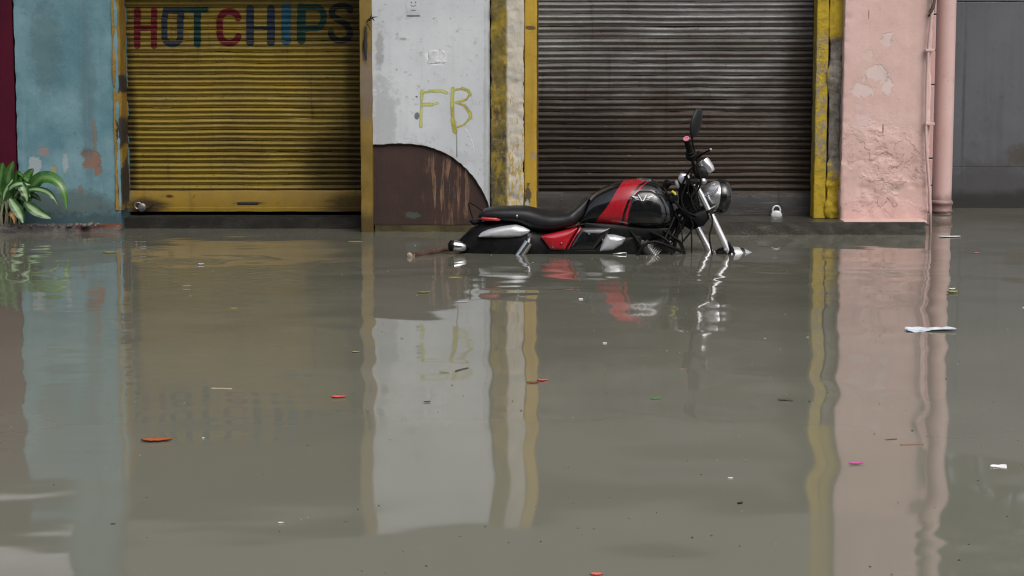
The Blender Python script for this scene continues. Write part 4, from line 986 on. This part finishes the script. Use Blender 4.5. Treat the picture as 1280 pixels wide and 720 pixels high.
padlock(970.5, 267.5, Y2-.05, 0, K_lock, 'bright round padlock hanging at the foot of the grey shutter')
padlock(176.5, 259, Y1-.06, R(65), K_lock2, 'dull round padlock lying sideways at the foot of the yellow shutter', .85)

m = Mat('wet_bark'); n = m.noise(9, 8, .7, m.scale(m.pos(), 1.2, 4, 4)); n2 = m.noise(50, 5, .7)
M_bark = m.out(m.mix(m.rng(n, .35, .65), (.04,.024,.017,1), (.085,.05,.034,1)), .5, 0, m.bump(n2, .004))
a_, b_ = W(512, 321.5), W(562, 314); a_.z = .008; b_.z = .012
t = thing('driftwood', 'brown broken log floating behind the motorcycle tail', 'log', tuple(a_))
mb = MB(); pts = [a_.lerp(b_, k/10) + Vector((0, .012*math.sin(k*.9), .006*math.sin(k*1.7))) for k in range(11)]
mb.tube(pts, [.024,.027,.025,.027,.024,.024,.021,.019,.016,.012,.008], 14); mb.build('trunk_piece', M_bark, t, smooth=70)
mb = MB(); d = (a_-b_).normalized(); mb.lathe(a_, d, [(-.02,.024),(.002,.023),(.010,.017),(.013,.006)], 14); mb.build('cut_end', simple('pale_cut_wood', (.36,.30,.24,1), .7, var=.4), t, smooth=60)

m = Mat('striped_leaf'); uv = m.sep(m.uv()); u = m.math('ABSOLUTE', m.math('SUBTRACT', uv[0], .5))
n = m.noise(28, 4, .7, m.scale(m.uv(), 1.2, .5, 1)); ob = m.noise(7, 2, .5)
band = m.math('ADD', u, m.math('MULTIPLY', m.math('SUBTRACT', n, .5), .5))
pale = m.rng(band, .20, .10)
fl = m.math('MULTIPLY', m.rng(m.noise(16, 3, .6, m.scale(m.uv(), 2.6, 1.2, 1)), .56, .64), m.rng(u, .45, .3))
g = m.mix(m.rng(ob, .35, .65), (.012,.055,.010,1), (.034,.125,.020,1))
c = m.mix(m.math('MAXIMUM', m.math('MULTIPLY', pale, .55), m.math('MULTIPLY', fl, .6)), g, (.15,.27,.08,1))
M_leaf = m.out(c, .32, 0, None)
m = Mat('pale_striped_leaf'); uv = m.sep(m.uv()); u = m.math('ABSOLUTE', m.math('SUBTRACT', uv[0], .5))
c = m.mix(m.rng(m.math('ADD', u, m.math('MULTIPLY', m.noise(14, 3, .6, m.scale(m.uv(), 5, .8, 1)), .3)), .46, .26), (.016,.065,.014,1), (.22,.33,.16,1))
M_leaf2 = m.out(c, .35, 0, None)
def blade(mb, uvs, pts, w_, fold=.25, face=Vector((0,-1,.35)), prof=None):
    cs = [Vector(p) for p in pts]; path = []
    for i in range(len(cs)-1):
        p0, p1, p2, p3 = cs[max(0,i-1)], cs[i], cs[i+1], cs[min(len(cs)-1,i+2)]
        for k in range(6):
            t = k/6; path.append(.5*((2*p1) + (p2-p0)*t + (2*p0-5*p1+4*p2-p3)*t*t + (3*p1-p0-3*p2+p3)*t**3))
    path.append(cs[-1]); n = len(path); rows = []
    o = len(mb.v)
    for i, p in enumerate(path):
        d = (path[min(i+1,n-1)] - path[max(i-1,0)]).normalized(); s = d.cross(face).normalized(); nn = s.cross(d).normalized()
        t = i/(n-1); ww = w_*max(.03, math.sin(math.pi*min(1, t**.8))**.75)/2
        row = []
        for k in range(7):
            q = -1 + k/3; row.append(p + s*q*ww + nn*(-fold*ww*(1-abs(q)) ) + nn*.06*ww*math.sin(t*17+q*2)); uvs.append((k/6, t))
        rows.append(row)
    mb.rings(rows, False, False, closed=False)
def leafmesh(name, mat, leaves, parent, **kw):
    mb = MB(); uvs = []
    for L_ in leaves: blade(mb, uvs, *L_)
    off = WL[parent.name] if parent else Vector((0,0,0))
    me_uv = uvs
    o = mb.build(name, mat, parent, smooth=180)
    lay = o.data.uv_layers.new(name='UVMap')
    for lp in o.data.loops: lay.data[lp.index].uv = me_uv[lp.vertex_index]
    return o
def pl(*q, Y=13.9): return [P(a, b, Y + (c[0] if c else 0)) for a, b, *c in q]
pxl = 13.9/F
plant = thing('striped_plant', 'green and white striped leafy plant growing at the foot of the crimson wall', 'plant', (P(12,278,13.95).x, 13.95, .045))
rp = random.Random(21)
L1 = [(pl((13,262),(10,236,-.03),(11,218,-.05),(17,201,-.06)), 17*pxl), (pl((2,262),(-1,235,-.02),(1,215,-.03),(4,203,-.03)), 17*pxl), (pl((28,262,.02),(38,236,-.02),(52,222,-.06),(68,224,-.10),(79,238,-.12),(84,262,-.12)), 17*pxl, .2, Vector((.35,-1,.5))),
      (pl((24,258,.06),(30,232,.05),(36,218,.05),(42,211,.05)), 14*pxl), (pl((14,262),(10,248),(2,236),(-8,230)), 15*pxl), (pl((22,262,.05),(22,240,.04),(28,228,.04),(36,224,.03)), 12*pxl), (pl((8,264,.03),(12,244,.05),(22,232,.05),(34,232,.03)), 11*pxl)]
for i in range(34):
    bx = rp.uniform(-10, 28); hx = bx + rp.uniform(-16, 26); hy = rp.uniform(212, 250); Lx = hx + (hx-bx)*.5 + rp.uniform(-6, 6)
    L1.append((pl((bx, 268, .05),((bx+hx)/2, (262+hy)/2-4, .06),(hx, hy, .06*rp.random()),(Lx, hy+rp.uniform(2,16), -.02)), rp.uniform(6,13)*pxl, .25, Vector((rp.uniform(-.5,.5), -1, rp.uniform(.2,.8)))))
leafmesh('leaves', M_leaf, L1, plant)
L2 = [(pl((26,240),(42,236,-.05),(57,239,-.08),(66,246,-.10),(72,256,-.10)), 8*pxl), (pl((22,226,-.06),(28,234,-.09),(32,243,-.10),(34,252,-.10)), 12*pxl), (pl((12,248,-.06),(19,258,-.09),(25,268,-.11),(29,279,-.12)), 13*pxl), (pl((30,252,-.05),(40,260,-.09),(51,267,-.10),(64,273,-.10)), 13*pxl),
      (pl((8,240,-.05),(16,232,-.08),(26,229,-.08),(38,231,-.06)), 8*pxl), (pl((18,246,-.02),(24,238,-.05),(32,238,-.07),(38,246,-.08)), 8*pxl), (pl((4,250,-.05),(6,240,-.06),(12,230,-.06),(16,224,-.05)), 7*pxl)]
part(leafmesh('pale_leaves', M_leaf2, L2, plant), 'pale drooping leaves')
M_stem = simple('pale_stem', (.22,.22,.15,1), .6, var=.4)
for i in range(9):
    bx = -4 + i*3.4; mb = MB(); mb.tube(pl((bx,284,.02),(bx+rp.uniform(-1,2),268,.0),(bx+rp.uniform(-4,5),252,-.01),(bx+rp.uniform(-7,9),238,.02)), [.008,.007,.006,.004], 7); mb.build('stem', M_stem, plant, smooth=60)
mb = MB(); uvs = []
blade(mb, uvs, pl((9,270,-.06),(13,267,-.10),(17,272,-.11),(18,280,-.11)), 5*pxl); mb.build('withered_leaf', simple('withered_leaf', (.30,.17,.05,1), .7), plant, smooth=180)

# tree behind the grey wall, mirrored in the near water
tree = thing('garden_tree', 'dense green tree rising behind the grey wall', 'tree', (6.2, 18.3, -.6))
mb = MB(); mb.tube([(6.2,18.3,-.62),(6.15,18.3,.8),(6.3,18.2,2.0),(6.1,18.3,3.4)], [.16,.13,.11,.06], 12); 
for k in range(6): mb.tube([(6.2,18.3,1.6+.25*k),(6.2+rp.uniform(-1,1),18+rp.uniform(-.5,.5),2.6+.3*k),(6.2+rp.uniform(-2.2,2),17.8+rp.uniform(-.8,.8),3.2+.3*k)], [.06,.035,.012], 8)
mb.build('trunk', M_bark, tree, smooth=60)
vs_ = []; fs = []
for cidx in range(200):
    cc = Vector((rp.uniform(2.9, 7.0), rp.uniform(16.6, 18.4), 1.9+2.4*rp.random()**1.3)); rr_ = rp.uniform(.25, .55)
    for i in range(75):
        d = Vector((rp.gauss(0,1), rp.gauss(0,1), rp.gauss(0,.8))).normalized()*rr_*rp.random()**.4; p = cc + d
        a = Vector((rp.gauss(0,1), rp.gauss(0,1), rp.gauss(0,.6))).normalized(); b = a.cross(Vector((rp.gauss(0,1),rp.gauss(0,1),rp.gauss(0,1)))).normalized(); l = rp.uniform(.06,.12); k = len(vs_)
        vs_ += [p - a*l, p + b*l*.45, p + a*l, p - b*l*.45]; fs.append((k,k+1,k+2,k+3))
mb = MB(); mb.add(vs_, fs); mb.build('crown', simple('tree_leaf', (.045,.085,.035,1), .45, var=.5, sc=3), tree)

# floating litter
def float_thing(name, label, cat, px, py, lpx, wfac, ang, col, curl=.25, rough=.5, thick=.002, kind='leaf', ripple=0):
    curl *= .5; thick *= .6
    if name == 'foam_bit': lpx *= .72; col = tuple(q*.8 for q in col[:3]) + (1,)
    c = W(px, py); D = c.length; L_ = lpx*D/F; w_ = L_*wfac; ca, sa = math.cos(R(ang)), math.sin(R(ang)); mb = MB(); rows = []
    nu, nv = 12, 4; rf = random.Random(int(px*7+py))
    for i in range(nu+1):
        t = i/nu; x = (t-.5)*L_
        if kind == 'leaf': ww = w_/2*max(.04, math.sin(math.pi*t**.85)**.8)*(1+.22*math.sin(t*23+px))
        elif kind == 'stick': ww = w_/2*(1 if 0 < i < nu else .6)
        else: ww = w_/2*(.75+.25*math.sin(t*5+px))*(1 if 0 < i < nu else .55)
        row = []
        for k in range(2*nv+1):
            q = -1 + k/nv
            z = .0025 + curl*w_*(q*q*.5 + .35*(2*t-1)**2) + ripple*fbm(x*9, q*2, px, 1.3, 3)
            lx, ly = x, q*ww + (.06*L_*math.sin(t*3) if kind != 'stick' else .02*L_*math.sin(t*4))
            row.append((c.x + lx*ca - ly*sa, c.y + lx*sa + ly*ca, z))
        rows.append(row)
    mb.rings(rows, False, False, closed=False)
    o = mb.build(name, simple(name + '_surface', col, rough, var=.35, sc=60), None, smooth=70)
    s_ = o.modifiers.new('thick', 'SOLIDIFY'); s_.thickness = thick; s_.offset = 1
    return tag(o, label, cat)
FT = float_thing
FT('fallen_leaf', 'curled rust orange leaf floating left of centre, largest of the leaves', 'leaf', 196, 552, 38, .42, 8, (.36,.085,.018,1), .5)
FT('flower_petal', 'red petal floating below the yellow shutter reflection', 'petal', 423, 497, 18, .6, 5, (.75,.10,.09,1), .35)
FT('twig', 'short cream twig floating below the yellow shutter reflection', 'twig', 277, 486, 27, .10, -8, (.52,.45,.33,1), .1, kind='stick', thick=.006)
FT('flower_petal', 'bright red petal beside a brown leaf on the column reflection', 'petal', 678, 476.5, 14, .7, 15, (.72,.10,.08,1), .5)
FT('fallen_leaf', 'small brown leaf touching the red petal on the column reflection', 'leaf', 666, 479, 16, .5, -10, (.22,.07,.03,1), .3)
FT('twig', 'thin dark twig floating on the white board reflection', 'twig', 577, 462, 30, .07, 60, (.06,.05,.035,1), .1, kind='stick', thick=.005)
FT('fallen_leaf', 'yellow green leaf beside the thin dark twig', 'leaf', 556, 465, 13, .5, 0, (.30,.30,.04,1), .2)
FT('fallen_leaf', 'tiny dark leaf floating low on the white board reflection', 'leaf', 534, 503, 9, .6, 20, (.03,.03,.03,1), .3)
FT('plastic_sheet', 'pale blue white plastic sheet floating by the pink reflection', 'plastic', 1163, 413.5, 62, .62, -3, (.66,.71,.80,1), .12, kind='sheet', ripple=.012)
FT('plastic_scrap', 'white plastic strip floating beside the drain pipe foot', 'plastic', 1187, 296.5, 27, .5, 0, (.72,.74,.76,1), .2, kind='sheet')
FT('fallen_leaf', 'yellow green leaf with a white fleck, right of the pipe reflection', 'leaf', 1190, 366, 14, .9, 10, (.36,.36,.05,1), .4)
FT('foam_bit', 'white foam fragment resting on the yellow green leaf', 'foam', 1190, 362, 8, .8, 0, (.8,.8,.78,1), .8, kind='sheet', thick=.008)
FT('flower_petal', 'magenta petal floating on the pink wall reflection', 'petal', 1070, 580, 18, .5, 2, (.62,.10,.36,1), .3)
FT('twig', 'reddish brown stick floating on the pink wall reflection', 'twig', 1140, 556.5, 30, .10, 6, (.26,.12,.07,1), .1, kind='stick', thick=.006)
FT('twig', 'thin dark twig just above the reddish brown stick', 'twig', 1114, 549.5, 16, .08, 20, (.12,.07,.05,1), .1, kind='stick', thick=.004)
FT('plastic_scrap', 'bright white plastic scrap floating near the right edge', 'plastic', 1248, 584, 20, .5, -10, (.8,.8,.8,1), .3, kind='sheet', ripple=.008)
FT('fallen_leaf', 'small black leaf left of the yellow jamb reflection near the bottom', 'leaf', 925.5, 630, 8, .7, 40, (.02,.018,.015,1), .6)
FT('fallen_leaf', 'dark brown leaf floating right of the motorcycle reflection', 'leaf', 981, 500, 18, .35, 0, (.07,.06,.045,1), .2)
FT('fallen_leaf', 'small green leaf floating below the motorcycle reflection', 'leaf', 820, 499, 14, .4, 10, (.10,.26,.08,1), .3)
FT('fallen_leaf', 'pale lime leaf floating under the motorcycle tail', 'leaf', 569, 347.5, 17, .5, 0, (.34,.36,.08,1), .2)
FT('fallen_leaf', 'yellow leaf floating left of the motorcycle tail', 'leaf', 530, 366, 16, .6, 10, (.26,.25,.05,1), .2)
FT('fallen_leaf', 'yellow leaf floating just before the narrow yellow post', 'leaf', 444, 303, 18, .5, 0, (.34,.26,.05,1), .2)
FT('fallen_leaf', 'ochre leaf floating beside the yellow post reflection', 'leaf', 445, 440.5, 9, .7, 0, (.36,.30,.05,1), .3)
FT('fallen_leaf', 'yellow leaf floating on the blue wall reflection near the ledge', 'leaf', 138, 316, 18, .5, 0, (.30,.26,.04,1), .2)
FT('fallen_leaf', 'thin tan leaf, upper of the two close together under the yellow shutter', 'leaf', 233, 357.5, 11, .4, 0, (.36,.30,.15,1), .2)
FT('fallen_leaf', 'thin tan leaf, lower of the two close together under the yellow shutter', 'leaf', 233, 363, 10, .4, 5, (.38,.32,.17,1), .2)
FT('fallen_leaf', 'small yellow leaf floating mid reflection of the yellow shutter', 'leaf', 292, 386, 10, .5, 0, (.42,.36,.08,1), .2)
FT('foam_bit', 'lilac white foam speck floating close to the yellow shutter threshold', 'foam', 251, 330.5, 8, .7, 0, (.62,.58,.72,1), .5, kind='sheet', thick=.008)
FT('foam_bit', 'round white foam speck below the motorcycle side cover', 'foam', 726, 374, 5, .9, 0, (.85,.85,.85,1), .5, kind='sheet', thick=.01)
FT('foam_bit', 'white foam speck below and right of the motorcycle side cover', 'foam', 756, 429, 4.5, .9, 0, (.85,.85,.85,1), .5, kind='sheet', thick=.01)
FT('foam_bit', 'white foam speck floating low on the left, below the petal', 'foam', 351, 654, 9, .5, 0, (.78,.78,.72,1), .4, kind='sheet', thick=.005)
FT('foam_bit', 'pale foam speck floating left of the yellow jamb reflection', 'foam', 913, 598, 8, .5, 10, (.72,.72,.70,1), .4, kind='sheet', thick=.005)
FT('foam_bit', 'tiny white foam speck floating right of the orange leaf', 'foam', 254, 548, 3.5, .8, 0, (.8,.8,.76,1), .4, kind='sheet', thick=.005)
FT('foam_bit', 'white foam speck floating far right under the grey wall', 'foam', 1281, 385, 7, .8, 0, (.8,.8,.8,1), .4, kind='sheet', thick=.006)
FT('flower_petal', 'pink petal floating under the grey wall by the pipe', 'petal', 1221, 317, 6, .9, 0, (.62,.3,.33,1), .4)
FT('flower_petal', 'red petal half cut off by the bottom edge of the view', 'petal', 746, 719, 16, .6, 0, (.72,.12,.1,1), .4)
FT('foam_bit', 'white foam speck on the pale reflection below the brown panel', 'foam', 578, 378, 19, .45, 0, (.6,.62,.63,1), .1, kind='sheet', thick=.002)

rf = random.Random(77); vs_ = []; fs = []
for k in range(300):
    if k % 3: c = W(rf.uniform(-20, 1300), 296 + 424*rf.random()**1.3)
    else: c = W(rf.gauss(rf.choice((120, 470, 620, 830, 1000, 1190)), 40), 300 + rf.random()**1.5*240)
    if c.y > 13.6: continue
    r = rf.uniform(.0018, .005)*(1 if rf.random() < .88 else 2.0); n_ = 6; o_ = len(vs_); q = rf.uniform(.4, 1)
    ph = rf.random()*6
    for z_, m_ in ((-.002, 1), (.0025, .6)):
        for i in range(n_): vs_.append((c.x + r*m_*math.cos(ph+i*1.047)*rf.uniform(.7,1.2), c.y + r*m_*q*math.sin(ph+i*1.047)*rf.uniform(.7,1.2), z_))
    fs += [(o_+i, o_+(i+1)%n_, o_+n_+(i+1)%n_, o_+n_+i) for i in range(n_)] + [tuple(range(o_+n_, o_+2*n_))]
m = Mat('speck'); n = m.noise(3.1, 1, .5); n2 = m.noise(11, 1, .5, col=False)
mspk = m.out(m.mix(m.rng(n, .40, .60), (.045,.04,.03,1), m.mix(m.rng(n2, .45, .6), (.16,.145,.09,1), (.30,.30,.27,1))), .7)
mb = MB(); mb.add(vs_, fs); o = mb.build('floating_specks', mspk); o['kind'] = 'stuff'; o['label'] = 'tiny bits of scum and dirt scattered on the floodwater'

# ================================================================== SKY, SUN, CAMERA
SUN_AZ, SUN_EL = 30.0, 50.0     # sun behind the camera and to the right
w = bpy.data.worlds.new('World'); scene.world = w; w.use_nodes = True
nt = w.node_tree; bg = nt.nodes['Background']
sky = nt.nodes.new('ShaderNodeTexSky'); sky.sky_type = 'NISHITA'; sky.sun_disc = False
sky.sun_elevation = R(SUN_EL); sky.air_density = 1.0; sky.dust_density = 6.0; sky.ozone_density = 1.0
# direction towards the sun in world space
sd = Vector((math.sin(R(SUN_AZ))*math.cos(R(SUN_EL)), -math.cos(R(SUN_AZ))*math.cos(R(SUN_EL)), math.sin(R(SUN_EL))))
sky.sun_rotation = math.atan2(sd.x, sd.y)
hs = nt.nodes.new('ShaderNodeHueSaturation'); hs.inputs['Saturation'].default_value = .50
nt.links.new(sky.outputs[0], hs.inputs['Color']); nt.links.new(hs.outputs[0], bg.inputs['Color'])
bg.inputs['Strength'].default_value = .15
sl = bpy.data.lights.new('sun', 'SUN'); sl.energy = .5; sl.angle = R(40); sl.color = (1, .98, .95)
so = bpy.data.objects.new('sun', sl); COL.objects.link(so); so.rotation_euler = sd.to_track_quat('Z', 'Y').to_euler(); so.location = (3, 0, 8)
cam = bpy.data.cameras.new('camera'); co = bpy.data.objects.new('camera', cam); COL.objects.link(co); scene.camera = co
cam.sensor_width = 36; cam.lens = F/1280*36; cam.clip_start = .05; cam.clip_end = 500
co.location = (0, 0, H); co.rotation_euler = (math.pi/2 - PIT, 0, 0)
vs = scene.view_settings; vs.view_transform = 'Standard'; vs.look = 'None'; vs.exposure = 0.28; vs.gamma = 1.0; vs.use_curve_mapping = False
scene.render.resolution_x = 1024; scene.render.resolution_y = 576
scene.cycles.max_bounces = 6; scene.cycles.glossy_bounces = 4; scene.cycles.diffuse_bounces = 3; scene.cycles.transparent_max_bounces = 8
scene.cycles.use_denoising = True
scene.cycles.filter_width = 1.15
